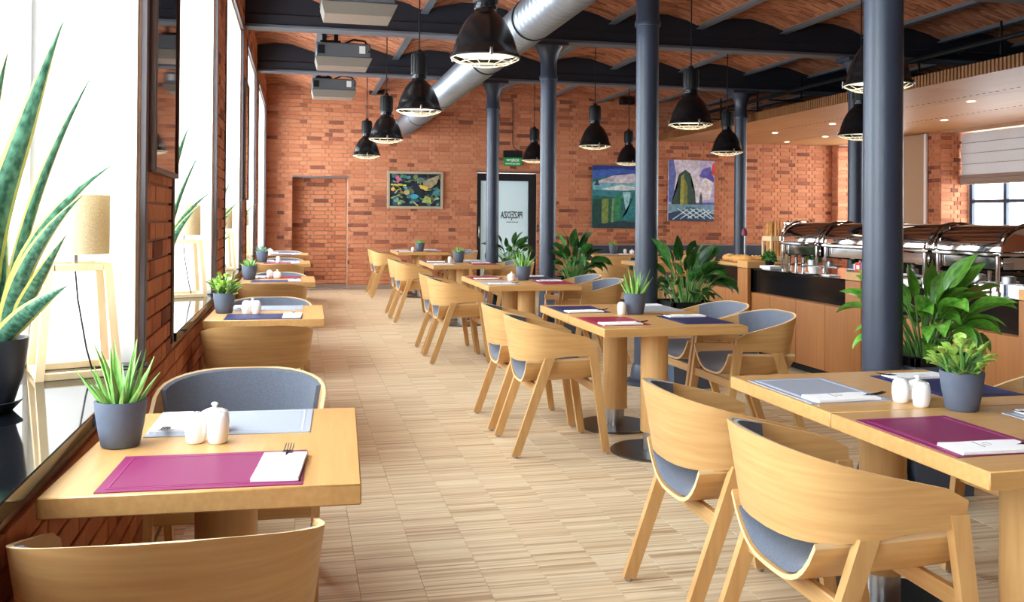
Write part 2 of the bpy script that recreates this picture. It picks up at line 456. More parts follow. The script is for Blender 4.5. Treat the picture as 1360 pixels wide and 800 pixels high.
# ================================================================== SETTING
# ------------------------------------------------ floor with parquet panels
bm = BM(); b_box(bm, ((XL + XRW) / 2 - .2, (YB + YF) / 2, -.06), (XRW - XL + 1.6, YF - YB + 1.2, .1))
floor = struct('floor', mesh(bm, 'floor', 'floor_joint'))
pan = []
i0, i1 = int(math.floor(XL / LANE)), int(math.ceil(XRW / LANE))
for i in range(i0, i1):
    off = ((i * 37) % 11) / 11 * PANL
    y = YB - PANL + off
    while y < YF:
        a, b = max(y, YB), min(y + PANL, YF); xa, xb = max(i * LANE, XL), min((i + 1) * LANE, XRW)
        if b - a > .03 and xb - xa > .03: pan.append((xa, xb, a, b))
        y += PANL
full = [p for p in pan if abs(p[3] - p[2] - PANL) < 1e-4 and abs(p[1] - p[0] - LANE) < 1e-4]
vis = sorted([p for p in full if inview(((p[0] + p[1]) / 2, (p[2] + p[3]) / 2, 0), 0) and p[0] > -.3 and p[0] < 2.9], key=lambda p: (p[2]) + abs(p[0] - .9) * .6)[:300]
vs_ = set(vis)
def panel_geo(bm, xa, xb, ya, yb):
    g = .0007; z0, z1 = -.0101, 0; c = .0006
    v = [bm.verts.new(p) for p in ((xa + g, ya + g, z0), (xb - g, ya + g, z0), (xb - g, yb - g, z0), (xa + g, yb - g, z0),
         (xa + g, ya + g, z1 - c), (xb - g, ya + g, z1 - c), (xb - g, yb - g, z1 - c), (xa + g, yb - g, z1 - c),
         (xa + g + c, ya + g + c, z1), (xb - g - c, ya + g + c, z1), (xb - g - c, yb - g - c, z1), (xa + g + c, yb - g - c, z1))]
    for a in (0, 4):
        for k in range(4): bm.faces.new((v[a + k], v[a + (k + 1) % 4], v[a + 4 + (k + 1) % 4], v[a + 4 + k]))
    bm.faces.new(v[8:12])
bm = BM(); panel_geo(bm, -LANE / 2, LANE / 2, -PANL / 2, PANL / 2); pm = mesh(bm, 'parquet_panel', 'floor', smooth=False)
for p in vis: ob('parquet_panel', pm, floor, ((p[0] + p[1]) / 2, (p[2] + p[3]) / 2, 0))
bm = BM()
for p in pan:
    if p not in vs_: panel_geo(bm, *p)
o = ob('parquet_field', mesh(bm, 'parquet_field', 'floor', smooth=False, fix=False), floor); o['kind'] = 'stuff'

# ------------------------------------------------ brick helper
BW, BHW, BH, JT, ROWH = .25, .12, .065, .009, .0745
def brick_rows(u0, u1, z0, z1, holes=(), phase=0.0):
    """flemish bond list of (ua, ub, za, zb), cut at the borders and holes"""
    out = []
    z = z0; r = 0
    while z < z1 - .02:
        zb = min(z + BH, z1)
        u = u0 - (.0 if r % 2 == 0 else .19) - phase
        k = r % 2
        while u < u1:
            wdt = BW if k % 2 == 0 else BHW
            a, b = max(u, u0), min(u + wdt, u1)
            if b - a > .015:
                segs = [(a, b)]
                for (ha, hb, hz0, hz1) in holes:
                    if zb > hz0 + .01 and z < hz1 - .01:
                        ns = []
                        for (p, q) in segs:
                            if q <= ha or p >= hb: ns.append((p, q))
                            else:
                                if p < ha - .015: ns.append((p, ha))
                                if q > hb + .015: ns.append((hb, q))
                        segs = ns
                out += [(p, q, z, zb) for p, q in segs]
            u += wdt + JT; k += 1
        z += ROWH; r += 1
    return out
def brick_solid(bm, o, eu, ev, en, a, b, z0, z1, t, lay=None, val=0):
    """box a..b along eu, z0..z1 along ev, t proud along en, chamfered front"""
    c = .0025
    P = lambda u, v, n: o + eu * u + ev * v + en * n
    A = [bm.verts.new(P(*q)) for q in ((a, z0, 0), (b, z0, 0), (b, z1, 0), (a, z1, 0))]
    B = [bm.verts.new(P(*q)) for q in ((a, z0, t - c), (b, z0, t - c), (b, z1, t - c), (a, z1, t - c))]
    D = [bm.verts.new(P(*q)) for q in ((a + c, z0 + c, t), (b - c, z0 + c, t), (b - c, z1 - c, t), (a + c, z1 - c, t))]
    fs = []
    for p, q in ((A, B), (B, D)):
        for k in range(4): fs.append(bm.faces.new((p[k], p[(k + 1) % 4], q[(k + 1) % 4], q[k])))
    fs.append(bm.faces.new(D))
    if lay is not None:
        for f in fs: f[lay] = val
BT = .013
_bcache = {}
def brick_set(parent, o, eu, ev, en, rows, singles, mat='brick', stuff_name='brickwork'):
    """singles: set of row tuples built as their own objects"""
    o, eu, ev, en = Vector(o), Vector(eu), Vector(ev), Vector(en)
    rot = Matrix((eu, ev, en)).transposed().to_euler()
    bm = BM(); lay = bm.faces.layers.float.new('rnd')
    rg = random.Random(11)
    for q in rows:
        a, b, z0, z1 = q
        if q in singles:
            key = (round(b - a, 2), round(z1 - z0, 3), mat)
            if key not in _bcache:
                b2 = BM(); brick_solid(b2, Vector(), Vector((1, 0, 0)), Vector((0, 1, 0)), Vector((0, 0, 1)), 0, key[0], 0, key[1], BT)
                _bcache[key] = mesh(b2, 'brick', mat, smooth=False)
            ob('brick', _bcache[key], parent, o + eu * a + ev * z0 + en * rg.uniform(-.0015, .002), rot)
        else: brick_solid(bm, o, eu, ev, en, a, b, z0, z1, BT + rg.uniform(-.002, .002), lay, rg.random())
    if len(bm.faces):
        w_ = ob(stuff_name, mesh(bm, stuff_name, mat, smooth=False, fix=True), parent); w_['kind'] = 'stuff'
    else: bm.free()

# ------------------------------------------------ far wall
TOPZ = 4.0
NX0, NX1, NZ1, ND = -.095, .885, 2.03, .34       # blind doorway recess
DX0, DX1, DZ1 = 3.28, 4.43, 2.17                 # black framed door
def slabs(bm, u0, u1, z0, z1, holes, y0, y1, ax='x'):
    """wall slab with rectangular holes, cut into columns"""
    us = sorted({u0, u1} | {h[0] for h in holes} | {h[1] for h in holes})
    for a, b in zip(us, us[1:]):
        hs = sorted([(h[2], h[3]) for h in holes if h[0] <= a + 1e-6 and h[1] >= b - 1e-6])
        z = z0
        for h0, h1 in hs + [(z1, z1)]:
            if h0 > z + 1e-4:
                c, s = ((a + b) / 2, (y0 + y1) / 2, (z + h0) / 2), (b - a, abs(y1 - y0), h0 - z)
                if ax == 'y': c, s = (c[1], c[0], c[2]), (s[1], s[0], s[2])
                b_box(bm, c, s)
            z = max(z, h1)
bm = BM()
fw_holes = [(NX0, NX1, 0, NZ1), (DX0, DX1, 0, DZ1)]
slabs(bm, XL - .45, XRW + .6, 0, TOPZ, fw_holes, YF, YF + .45)
b_box(bm, ((NX0 + NX1) / 2, YF + ND + .06, NZ1 / 2), (NX1 - NX0, .1, NZ1))
wall_far = struct('wall_far', mesh(bm, 'wall_far', 'mortar', smooth=False))
rows = brick_rows(XL, XRW, .09, TOPZ, [(a - .004, b + .004, c, d + .004) for a, b, c, d in fw_holes])
def far_pri(q):
    x, z = (q[0] + q[1]) / 2, (q[2] + q[3]) / 2
    return abs(x - 1.6) * .55 + abs(z - 1.9) if -.5 < x < 3.2 else 99
singles = set(sorted([q for q in rows if q[1] - q[0] > .1], key=far_pri)[:300])
brick_set(wall_far, (0, YF, 0), (1, 0, 0), (0, 0, 1), (0, -1, 0), rows, singles)
brick_set(wall_far, (0, YF + ND, 0), (1, 0, 0), (0, 0, 1), (0, -1, 0), brick_rows(NX0, NX1, .09, NZ1), set(), stuff_name='recess_brickwork')
bm = BM(); b_box(bm, ((NX0 + NX1) / 2, YF - .005, NZ1 + .012), (NX1 - NX0 + .02, .05, .025)); ob('lintel', mesh(bm, 'lintel', 'flange'), wall_far)
bm = BM()
for a, b, y in ((XL, NX0, YF), (NX0, NX1, YF + ND), (NX1, DX0, YF), (DX1, XRW, YF)): b_box(bm, ((a + b) / 2, y - .012, .04), (b - a, .024, .08), .004)
bb = ob('baseboard_far', mesh(bm, 'baseboard_far', 'grout'), None); bb['kind'] = 'structure'

# ------------------------------------------------ left wall: piers, parapets, reveals, windows
bm = BM()
lh = [(a, b, SILLZ - .03, HEADZ) for a, b in BAYS]
slabs(bm, YB, YF, 0, TOPZ, lh, XL - BT, XL - .6, ax='y')
wall_left = struct('wall_left', mesh(bm, 'wall_left', 'mortar', smooth=False))
rows = brick_rows(YB, YF, .05, TOPZ, [(a - .004, b + .004, c, d) for a, b, c, d in lh])
def left_pri(q):
    y, z = (q[0] + q[1]) / 2, (q[2] + q[3]) / 2
    if not inview((XL, y, z), 0): return 99
    c_ = cam_px((XL, y, z))
    return c_[2]
singles = set(sorted([q for q in rows if q[1] - q[0] > .05], key=left_pri)[:300])
brick_set(wall_left, (XL - BT, 0, 0), (0, 1, 0), (0, 0, 1), (1, 0, 0), rows, singles)
def window_left(n, a, b):
    # plastered reveal boards sit inside the opening, just inside the frame
    bm = BM(); t = .02; x0, x1 = XWIN + .0, XL - .022
    b_box(bm, ((x0 + x1) / 2, a + t / 2, (SILLZ + HEADZ) / 2), (x1 - x0, t, HEADZ - SILLZ))
    b_box(bm, ((x0 + x1) / 2, b - t / 2, (SILLZ + HEADZ) / 2), (x1 - x0, t, HEADZ - SILLZ))
    b_box(bm, ((x0 + x1) / 2, (a + b) / 2, HEADZ - t / 2), (x1 - x0, b - a, t))
    ob('reveal_plaster', mesh(bm, 'reveal_plaster', 'white_plaster', smooth=False), wall_left)
    win = ob('window_%d' % n, None); win['kind'] = 'structure'
    bm = BM(); y0, y1 = a + t, b - t; z0, z1 = SILLZ, HEADZ - t; fx = XWIN + .02
    for yy in (y0 + .03, y1 - .03, (y0 + y1) / 2): b_box(bm, (fx, yy, (z0 + z1) / 2), (.06, .06, z1 - z0), .006)
    for zz in (z0 + .03, z1 - .03, z0 + (z1 - z0) * .66): b_box(bm, (fx, (y0 + y1) / 2, zz), (.058, y1 - y0, .06), .006)
    ob('window_frame', mesh(bm, 'window_frame', 'white_frame'), win)
    ym = (y0 + y1) / 2; zm = z0 + (z1 - z0) * .66
    for ya, yb in ((y0, ym), (ym, y1)):
        for za, zb in ((z0, zm), (zm, z1)):
            ob('pane', boxmesh('pane', (fx, (ya + yb) / 2, (za + zb) / 2), (.008, yb - ya - .06, zb - za - .06), 'glass'), win)
    ob('window_sill', boxmesh('window_sill', ((XWIN + XL) / 2 + .006, (a + b) / 2, SILLZ - .02), (XL - XWIN + .012 + .02, b - a + .0, .04), 'sill', .003), win)
    bm = BM(); fx0 = XL - .012
    for yy in (a - .022, b + .022): b_box(bm, (fx0 + .010, yy, (SILLZ - .04 + HEADZ) / 2), (.024, .044, HEADZ - SILLZ + .05), .003)
    b_box(bm, (fx0 + .010, (a + b) / 2, HEADZ + .022), (.024, b - a + .09, .044), .003)
    ob('opening_trim', mesh(bm, 'opening_trim', 'steelframe'), win)
for n, (a, b) in enumerate(BAYS): window_left(n + 1, a, b)

# dark glass panels on the piers
for k, (yc, lab) in enumerate([(4.05, 'tall dark glass panel on the nearest brick pier between windows'), (10.17, 'tall dark glass panel on the farther brick pier by the third window table')]):
    t = thing('glass_panel', lab, 'panel', (XL + .002, yc, 1.5), 0, 'dark glass panels on the window piers')
    ob('panel_glass', boxmesh('panel_glass', (.014, 0, .62), (.02, .66, 1.2), 'screenglass', .002), t)
    bm = BM()
    for s in (-1, 1): b_box(bm, (.016, s * .335, .62), (.032, .022, 1.24), .003)
    for z in (.011, 1.229): b_box(bm, (.016, 0, z), (.032, .65, .022), .003)
    ob('panel_frame', mesh(bm, 'panel_frame', 'pframe'), t)

# ------------------------------------------------ right wall and back wall
RZ0, RZ1 = 1.0, 2.84
bm = BM()
rh = [(a, b, RZ0, RZ1) for a, b in RBAYS]
slabs(bm, YB, YF, 0, TOPZ, rh, XRW + BT, XRW + .68, ax='y')
wall_right = struct('wall_right', mesh(bm, 'wall_right', 'mortar', smooth=False))
rows = brick_rows(9.5, YF, .05, 3.0, [(a - .004, b + .004, c, d) for a, b, c, d in rh])
brick_set(wall_right, (XRW + BT, 0, 0), (0, 1, 0), (0, 0, 1), (-1, 0, 0), rows, set())
for (a, b) in RBAYS[-2:]:
    brick_set(wall_right, (0, b, 0), (1, 0, 0), (0, 0, 1), (0, -1, 0), brick_rows(XRW + BT + .003, XRWIN - .04, RZ0, RZ1), set(), stuff_name='jamb_brickwork')
for n, (a, b) in enumerate(RBAYS):
    win = ob('window_%d' % (n + 7), None); win['kind'] = 'structure'
    bm = BM(); y0, y1 = a + .004, b - .02; z0, z1 = RZ0 + .004, RZ1 - .004; fx = XRWIN
    nm = 3
    ys = [y0 + .035 + (y1 - y0 - .07) * k / nm for k in range(nm + 1)]
    for yy in ys: b_box(bm, (fx, yy, (z0 + z1) / 2), (.07, .07, z1 - z0), .006)
    zs = [z0 + .035, z0 + .035 + .62, z0 + .035 + 1.24, z1 - .035]
    for zz in zs: b_box(bm, (fx, (y0 + y1) / 2, zz), (.066, y1 - y0, .06), .006)
    ob('window_frame', mesh(bm, 'window_frame', 'slatewin'), win)
    for ya, yb in zip(ys, ys[1:]):
        for za, zb in zip(zs, zs[1:]):
            ob('pane', boxmesh('pane', (fx, (ya + yb) / 2, (za + zb) / 2), (.008, yb - ya - .07, zb - za - .06), 'glass'), win)
bm = BM(); b_box(bm, ((XL + XRW) / 2, YB - .1, TOPZ / 2), (XRW - XL + 1.4, .2, TOPZ)); struct('wall_back', mesh(bm, 'wall_back', 'brickwall', smooth=False))
# roman blind in the visible right-hand window
t = thing('roman_blind', 'white linen roman blind with taupe hem, half lowered in the right-hand window', 'blind', (11.1, 12.57, 1.95))
bm = BM()
prof = [(0, .16), (.012, .34), (-.008, .52), (.012, .70), (0, .86)]
top = [[Vector((x - .006, y, z)) for y in (-1.2, -.6, 0, .6, 1.2)] for x, z in prof]
bot = [[Vector((x + .006, y, z)) for y in (-1.2, -.6, 0, .6, 1.2)] for x, z in prof]
b_slab(bm, top, bot); ob('blind_cloth', mesh(bm, 'blind_cloth', 'blind'), t)
bm = BM()
for z, d in ((.13, .05), (.075, .07), (.02, .05)): b_box(bm, (0, 0, z), (d, 2.42, .058), .012)
ob('folded_hem', mesh(bm, 'folded_hem', 'blindband'), t)
bm = BM()
for z in (.34, .52, .70): b_box(bm, (-.014, 0, z), (.008, 2.4, .008))
ob('batten', mesh(bm, 'batten', 'blindband'), t)
t = thing('fabric_panel', 'tall beige fabric panel with pale edge on the right wall pier', 'panel', (XRW - .024, 14.47, .9))
ob('panel_cloth', boxmesh('panel_cloth', (-.005, .02, .97), (.03, .66, 1.94), 'beige', .004), t)
ob('edge_strip', boxmesh('edge_strip', (-.006, -.34, .97), (.04, .06, 1.94), 'white_frame', .004), t)

# ------------------------------------------------ ceiling: vaults, joists, beams
JOX, JSP = .25, 1.08
JX = [JOX + JSP * k for k in range(-1, 11)]
SPRZ, RISE = 3.58, .13
def vz(x):
    k = math.floor((x - JOX) / JSP); u = (x - JOX - JSP * k) / JSP * 2 - 1
    return SPRZ + RISE * (1 - u * u)
bm = BM()
rowsA, rowsB = [], []
xs = [JX[0] + JSP * k / 8 for k in range(8 * 11 + 1)]
for y in (YB - .2, YF + .4):
    rowsA.append([Vector((x, y, vz(x) + .012)) for x in xs]); rowsB.append([Vector((x, y, vz(x) + .16)) for x in xs])
b_slab(bm, rowsA, rowsB)
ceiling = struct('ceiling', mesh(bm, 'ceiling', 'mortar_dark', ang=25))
bmv = BM(); lay = bmv.faces.layers.float.new('rnd'); cb = []
rg = random.Random(5)
for k in range(-1, 10):
    xa, xb = JOX + JSP * k + .03, JOX + JSP * (k + 1) - .03
    y = 4.6; r = 0
    while y < YF - .05:
        u = xa - (0, .13, .06, .19)[r % 4]
        while u < xb:
            a, b = max(u, xa), min(u + BW, xb)
            if b - a > .03: cb.append((a, b, y, y + BH))
            u += BW + JT
        y += ROWH; r += 1
def cpri(q):
    p = ((q[0] + q[1]) / 2, (q[2] + q[3]) / 2, SPRZ + .1)
    c_ = cam_px(p)
    if c_ is None or not (0 < c_[0] < 1360 and 0 < c_[1] < 200): return 99
    # skip what the beams hide
    yb = min([b for b in BEAMS if b > 0 and b < p[1]] + [99], key=lambda b: p[1] - b if p[1] > b else 99)
    if yb < p[1] and p[1] - yb < .9: return 99
    return c_[2]
csing = set(sorted([q for q in cb if q[1] - q[0] > .24], key=cpri)[:300])
_vb = {}
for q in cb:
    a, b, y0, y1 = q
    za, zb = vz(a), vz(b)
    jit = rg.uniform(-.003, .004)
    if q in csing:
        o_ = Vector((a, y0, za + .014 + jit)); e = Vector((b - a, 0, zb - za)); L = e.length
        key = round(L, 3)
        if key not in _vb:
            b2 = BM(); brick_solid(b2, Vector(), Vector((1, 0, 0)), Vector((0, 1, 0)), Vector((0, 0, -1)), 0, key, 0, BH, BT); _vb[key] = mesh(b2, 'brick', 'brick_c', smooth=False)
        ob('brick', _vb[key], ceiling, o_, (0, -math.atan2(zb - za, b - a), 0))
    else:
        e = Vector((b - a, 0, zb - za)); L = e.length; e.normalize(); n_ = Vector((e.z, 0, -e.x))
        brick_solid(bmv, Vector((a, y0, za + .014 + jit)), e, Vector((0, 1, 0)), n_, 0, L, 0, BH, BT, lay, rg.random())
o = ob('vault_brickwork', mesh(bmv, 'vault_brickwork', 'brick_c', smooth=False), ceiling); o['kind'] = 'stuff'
# joists
bm = BM()
b_box(bm, (0, (YB + YF) / 2, SPRZ - .022), (.085, YF - YB, .014), .002); b_box(bm, (0, (YB + YF) / 2, SPRZ + .06), (.012, YF - YB, .15))
jm = mesh(bm, 'ceiling_joist', 'flange')
for x in JX[1:-1]: ob('ceiling_joist', jm, ceiling, (x, 0, 0))
# main beams
bm = BM(); L = XRW - XL + .7; xc = (XRW + XL) / 2
b_box(bm, (xc, 0, 3.325), (L, .22, .03), .004, mi=1)
b_box(bm, (xc, 0, 3.56), (L, .10, .44), mi=0)
b_box(bm, (xc, 0, 3.40), (L, .14, .12), .01, mi=0)
beam_m = mesh(bm, 'ceiling_beam', ['beam', 'flange'])
for y in BEAMS: ob('ceiling_beam', beam_m, ceiling, (0, y, 0))

# ------------------------------------------------ dropped wooden soffit over the buffet
SX0, SZ = 6.9, 2.85
soffit = ob('ceiling_soffit', None); soffit['kind'] = 'structure'
ny = 9
for i in range(3):
    for k in range(ny):
        y0 = 3.0 + (YF - .02 - 3.0) * k / ny; y1 = 3.0 + (YF - .02 - 3.0) * (k + 1) / ny
        x0 = SX0 + (XRW - .02 - SX0) * i / 3; x1 = SX0 + (XRW - .02 - SX0) * (i + 1) / 3
        ob('soffit_panel', boxmesh('soffit_panel', ((x0 + x1) / 2, (y0 + y1) / 2, SZ + .02), (x1 - x0 - .006, y1 - y0 - .004, .04), 'oak_soffit'), soffit)
bm = BM(); b_box(bm, ((SX0 + XRW) / 2, (3 + YF) / 2, SZ + .09), (XRW - SX0 - .1, YF - 3.1, .06)); ob('soffit_backing', mesh(bm, 'soffit_backing', 'blackmat'), soffit)
bm = BM(); y = 3.02
while y < YF - .05: b_box(bm, (SX0 - .012, y, SZ + .065), (.02, .034, .13)); y += .055
o = ob('edge_slats', mesh(bm, 'edge_slats', 'slat_wood', smooth=False), soffit); o['kind'] = 'stuff'
bm = BM()
for x in (7.95, 9.25):
    y = 3.1
    while y < YF - .1: b_box(bm, (x, y, SZ - .001), (.012, .05, .004)); y += .11
o = ob('vent_slots', mesh(bm, 'vent_slots', 'blackmat', smooth=False), soffit); o['kind'] = 'stuff'
def downlight(x, y, lab):
    t = thing('downlight', lab, 'light', (x, y, SZ - .002), 0, 'downlights in the wooden soffit')
    bm = BM(); b_lathe(bm, [(.05, 0), (.062, -.004), (.062, -.01), (.048, -.01), (.048, 0), (.05, 0)], 20); ob('trim_ring', mesh(bm, 'trim_ring', 'white_frame'), t)
    bm = BM(); b_lathe(bm, [(0, -.005), (.047, -.005), (.047, 0), (0, 0)], 20); ob('lens', mesh(bm, 'lens', 'spot'), t)
    l = bpy.data.lights.new('downlight_lamp', 'SPOT'); l.energy = 12; l.color = (1, .84, .62); l.spot_size = R(100); l.spot_blend = .6; l.shadow_soft_size = .04
    lo = bpy.data.objects.new('downlight_lamp', l); C.objects.link(lo); lo.parent = t; lo.location = (0, 0, -.02)
for (x, y), lab in zip([(8.12, 14.75), (9.29, 16.41), (9.35, 15.15), (8.2, 13.09), (9.47, 12.12), (8.29, 10.11)],
    ['small downlight in wooden soffit, leftmost, above the bread end of the buffet', 'small downlight in wooden soffit closest to the far brick wall',
     'small downlight in wooden soffit, third from the left', 'small downlight in wooden soffit just left of the buffet pendant lamp',
     'small downlight in wooden soffit right of the near column, lower one', 'largest downlight in wooden soffit, at far right above the window']):
    downlight(x, y, lab)
# pipes in the dark void above the soffit
bm = BM()
for x, z in ((7.3, 3.28), (7.9, 3.2), (8.7, 3.3)):
    b_tube(bm, [(x, 5, z), (x, 16.8, z)], .03, 8)
y = 6
while y < 16:
    b_box(bm, (7.6, y, 3.36), (.02, .02, .40)); b_tube(bm, [(7.05, y, 3.17), (9.5, y, 3.17)], .012, 6); y += 1.4
tag(ob('pipework', mesh(bm, 'pipework', 'blackmat'), None), 'dark pipes and hangers in the shadowy gap above the wooden soffit', 'pipes')

# ================================================================== COLUMNS
def column(name, x, y, lab, top=3.31, r=.093):
    t = thing(name, lab, 'column', (x, y, 0), 0, 'slate blue cast iron columns')
    bm = BM(); b_lathe(bm, [(0, .16), (r * 1.04, .16), (r, .5), (r * .97, top - .42), (0, top - .42)], 32); ob('shaft', mesh(bm, 'shaft', 'slate'), t)
    bm = BM(); b_lathe(bm, [(0, 0), (r * 1.9, 0), (r * 1.9, .03), (r * 1.35, .05), (r * 1.25, .12), (r * 1.12, .16), (0, .16)], 32); ob('base', mesh(bm, 'base', 'slate'), t)
    bm = BM(); b_lathe(bm, [(0, top - .42), (r * 1.1, top - .42), (r * 1.14, top - .39), (r, top - .36), (r, top - .22), (r * 1.25, top - .12), (r * 1.7, top - .045), (0, top - .045)], 32)
    b_box(bm, (0, 0, top - .024), (r * 4.2, r * 3.2, .042), .004); ob('capital', mesh(bm, 'capital', 'slate'), t)
for y, lab in zip((3.96, 7.07, 10.12, 13.18), ('slate blue iron column, widest and nearest, beside the big leafy plant', 'slate blue iron column behind the second table pair in the room centre',
        'slate blue iron column beside the third table pair', 'slate blue iron column in front of the frosted door')):
    column('iron_column', 2.754, y, lab)
column('iron_column', 6.67, 13.18, 'thin slate blue column near the bread crate, right of the paintings')
column('iron_column', 6.66, 10.12, 'dark column standing behind the roll-top food warmers')

# ================================================================== DUCT
t = thing('ventilation_duct', 'galvanised spiral ventilation duct running diagonally under the beams', 'duct', (1.93, 0, 3.02))
bm = BM(); prof = []
R0 = .178
y = 2.2
seg = 36
rings = []
while y < YF - .03:
    for dy, rr in ((0, R0), (.080, R0), (.088, R0 + .007), (.100, R0 + .007), (.108, R0)):
        rings.append((y + dy, rr))
    y += .12
vs = []
for yy, rr in rings: vs.append([bm.verts.new((rr * math.cos(2 * PI * k / seg), min(yy, YF - .02) + .10 * k / seg, rr * math.sin(2 * PI * k / seg))) for k in range(seg)])
for a, b in zip(vs, vs[1:]):
    for k in range(seg - 1): bm.faces.new((a[k], a[k + 1], b[k + 1], b[k]))
    bm.faces.new((a[-1], a[0], b[0], b[-1]))
ob('duct_tube', mesh(bm, 'duct_tube', 'galv', ang=60), t)
for y in (5.2, 7.6, 9.55, 12.6, 15.2):
    bm = BM(); b_lathe(bm, [(R0 + .004, -.012), (R0 + .01, -.012), (R0 + .01, .012), (R0 + .004, .012), (R0 + .004, -.012)], 36, m=Matrix.Translation((0, y, 0)) @ Matrix.Rotation(R(90), 4, 'X'))
    ob('joint_ring', mesh(bm, 'joint_ring', 'blackmat'), t)
hm = boxmesh('hanger', (0, 0, .235), (.012, .03, .11), 'brushed')
for y in (4.0, 7.07, 10.12, 13.18): ob('hanger', hm, t, (0, y, 0))

# ================================================================== PROJECTORS
def projector(y, lab):
    t = thing('ceiling_projector', lab, 'projector', (.515, y, 3.12), 0, 'projectors hung along the window side')
    bm = BM(); b_box(bm, (0, 0, .19), (.64, .46, .17), .012); ob('body', mesh(bm, 'body', 'projgrey'), t)
    bm = BM()
    pts = [(-.30, -.21, 0), (.29, -.21, 0), (.29, .21, 0), (-.30, .21, 0), (-.33, -.235, .105), (.34, -.235, .105), (.34, .235, .105), (-.33, .235, .105)]
    b_hexa(bm, [Vector(p) for p in pts]); ob('silver_tray', mesh(bm, 'silver_tray', 'silver'), t)
    bm = BM()
    for x in (-.22, -.08): b_box(bm, (x, 0, .36), (.05, .05, .20), .006)
    b_box(bm, (-.15, 0, .30), (.24, .3, .03), .005); b_box(bm, (-.15, 0, .44), (.22, .16, .03), .004)
    b_tube(bm, [(.0, -.1, .28), (.12, -.1, .34), (.26, -.08, .33), (.33, -.05, .24), (.30, -.24, .18)], .012, 8)
    ob('mount', mesh(bm, 'mount', 'blackmat'), t)
    ob('white_sticker', boxmesh('white_sticker', (.22, -.2315, .20), (.07, .004, .09), 'white_frame'), t)
    ob('vent_block', boxmesh('vent_block', (-.26, -.231, .19), (.08, .012, .1), 'blackmat', .003), t)
    bm = BM(); b_tube(bm, [(-.1, 0, .455), (-.1, 0, .53)], .02, 10); ob('ceiling_rod', mesh(bm, 'ceiling_rod', 'blackmat'), t)
for y, l in ((8.5, 'grey and silver projector hung from ceiling, nearest and partly cut off at the top'), (11.4, 'grey and silver projector hung from ceiling, middle of the three'), (14.35, 'grey and silver projector hung from ceiling, farthest and smallest')):
    projector(y, l)
for (x, z), l in (((1.384, 3.62), 'small black speaker box high on the brick wall, left of the duct end'), ((6.2, 3.6), 'small black speaker box high on the brick wall above the paintings')):
    t = thing('speaker_box', l, 'speaker', (x, YF - BT - .012, z), 0, 'black speakers high on the far wall')
    ob('cabinet', boxmesh('cabinet', (0, -.08, 0), (.27, .15, .13), 'blackmat', .008), t)
    ob('grille', boxmesh('grille', (0, -.158, 0), (.24, .01, .10), 'blackgloss', .003), t)
    ob('bracket', boxmesh('bracket', (0, 0, 0), (.08, .024, .08), 'blackmat'), t)

# ================================================================== PENDANT LAMPS
LR = .21
def make_pendant():
    t = thing('pendant_lamp', 'x', 'lamp')
    bm = BM()
    out = [(LR, 0), (LR + .006, .006), (LR + .004, .016), (.198, .03), (.188, .075), (.172, .125), (.148, .18), (.118, .23), (.085, .265), (.068, .28), (.064, .30)]
    inn = [(r - .004, z - .002 if z > .02 else z) for r, z in out][::-1]
    b_lathe(bm, out + inn[:-1] + [(LR - .004, 0), (LR, 0)], 40); shade = ob('shade', mesh(bm, 'shade', 'blackgloss', ang=50), t)
    bm = BM(); b_lathe(bm, [(0, .295), (.066, .295), (.07, .30), (.07, .315), (.062, .32), (.062, .335), (0, .335)], 28); ob('neck_ring', mesh(bm, 'neck_ring', 'blackgloss'), t)
    bm = BM(); b_lathe(bm, [(0, .335), (.072, .335), (.076, .342), (.076, .52), (.068, .532), (.03, .54), (.018, .57), (0, .57)], 28)
    for k in range(14):
        a = 2 * PI * k / 14; b_box(bm, (0, 0, 0), (.006, .006, .15), m=Matrix.Translation((.077 * math.cos(a), .077 * math.sin(a), .43)) @ Matrix.Rotation(a, 4, 'Z'))
    ob('ballast_housing', mesh(bm, 'ballast_housing', 'blackmat'), t)
    bm = BM(); b_lathe(bm, [(0, .012), (.10, .016), (.195, .026), (.195, .03), (0, .03)], 32); ob('diffuser', mesh(bm, 'diffuser', 'glow'), t)
    bm = BM()
    for r, z in ((.206, -.002), (.150, -.028), (.085, -.042)): b_torus(bm, (0, 0, z), r, .0032, 32, 6)
    for k in range(12):
        a = 2 * PI * k / 12
        b_tube(bm, [(rr * math.cos(a), rr * math.sin(a), zz) for rr, zz in ((.208, .0), (.18, -.016), (.15, -.028), (.085, -.042))], .0026, 5)
    ob('wire_guard', mesh(bm, 'wire_guard', 'cream'), shade)
    bm = BM()
    b_box(bm, (.2125, 0, .012), (.008, .018, .045), .002); cm = mesh(bm, 'clip', 'brushed')
    for k in range(3): ob('clip', cm, shade, rot=(0, 0, 2 * PI * k / 3 + .5))
    bm = BM(); b_tube(bm, [(0, 0, .565), (.001, 0, 1.42)], .006, 8); ob('cord', mesh(bm, 'cord', 'blackmat'), t)
    return t
pend = make_pendant()
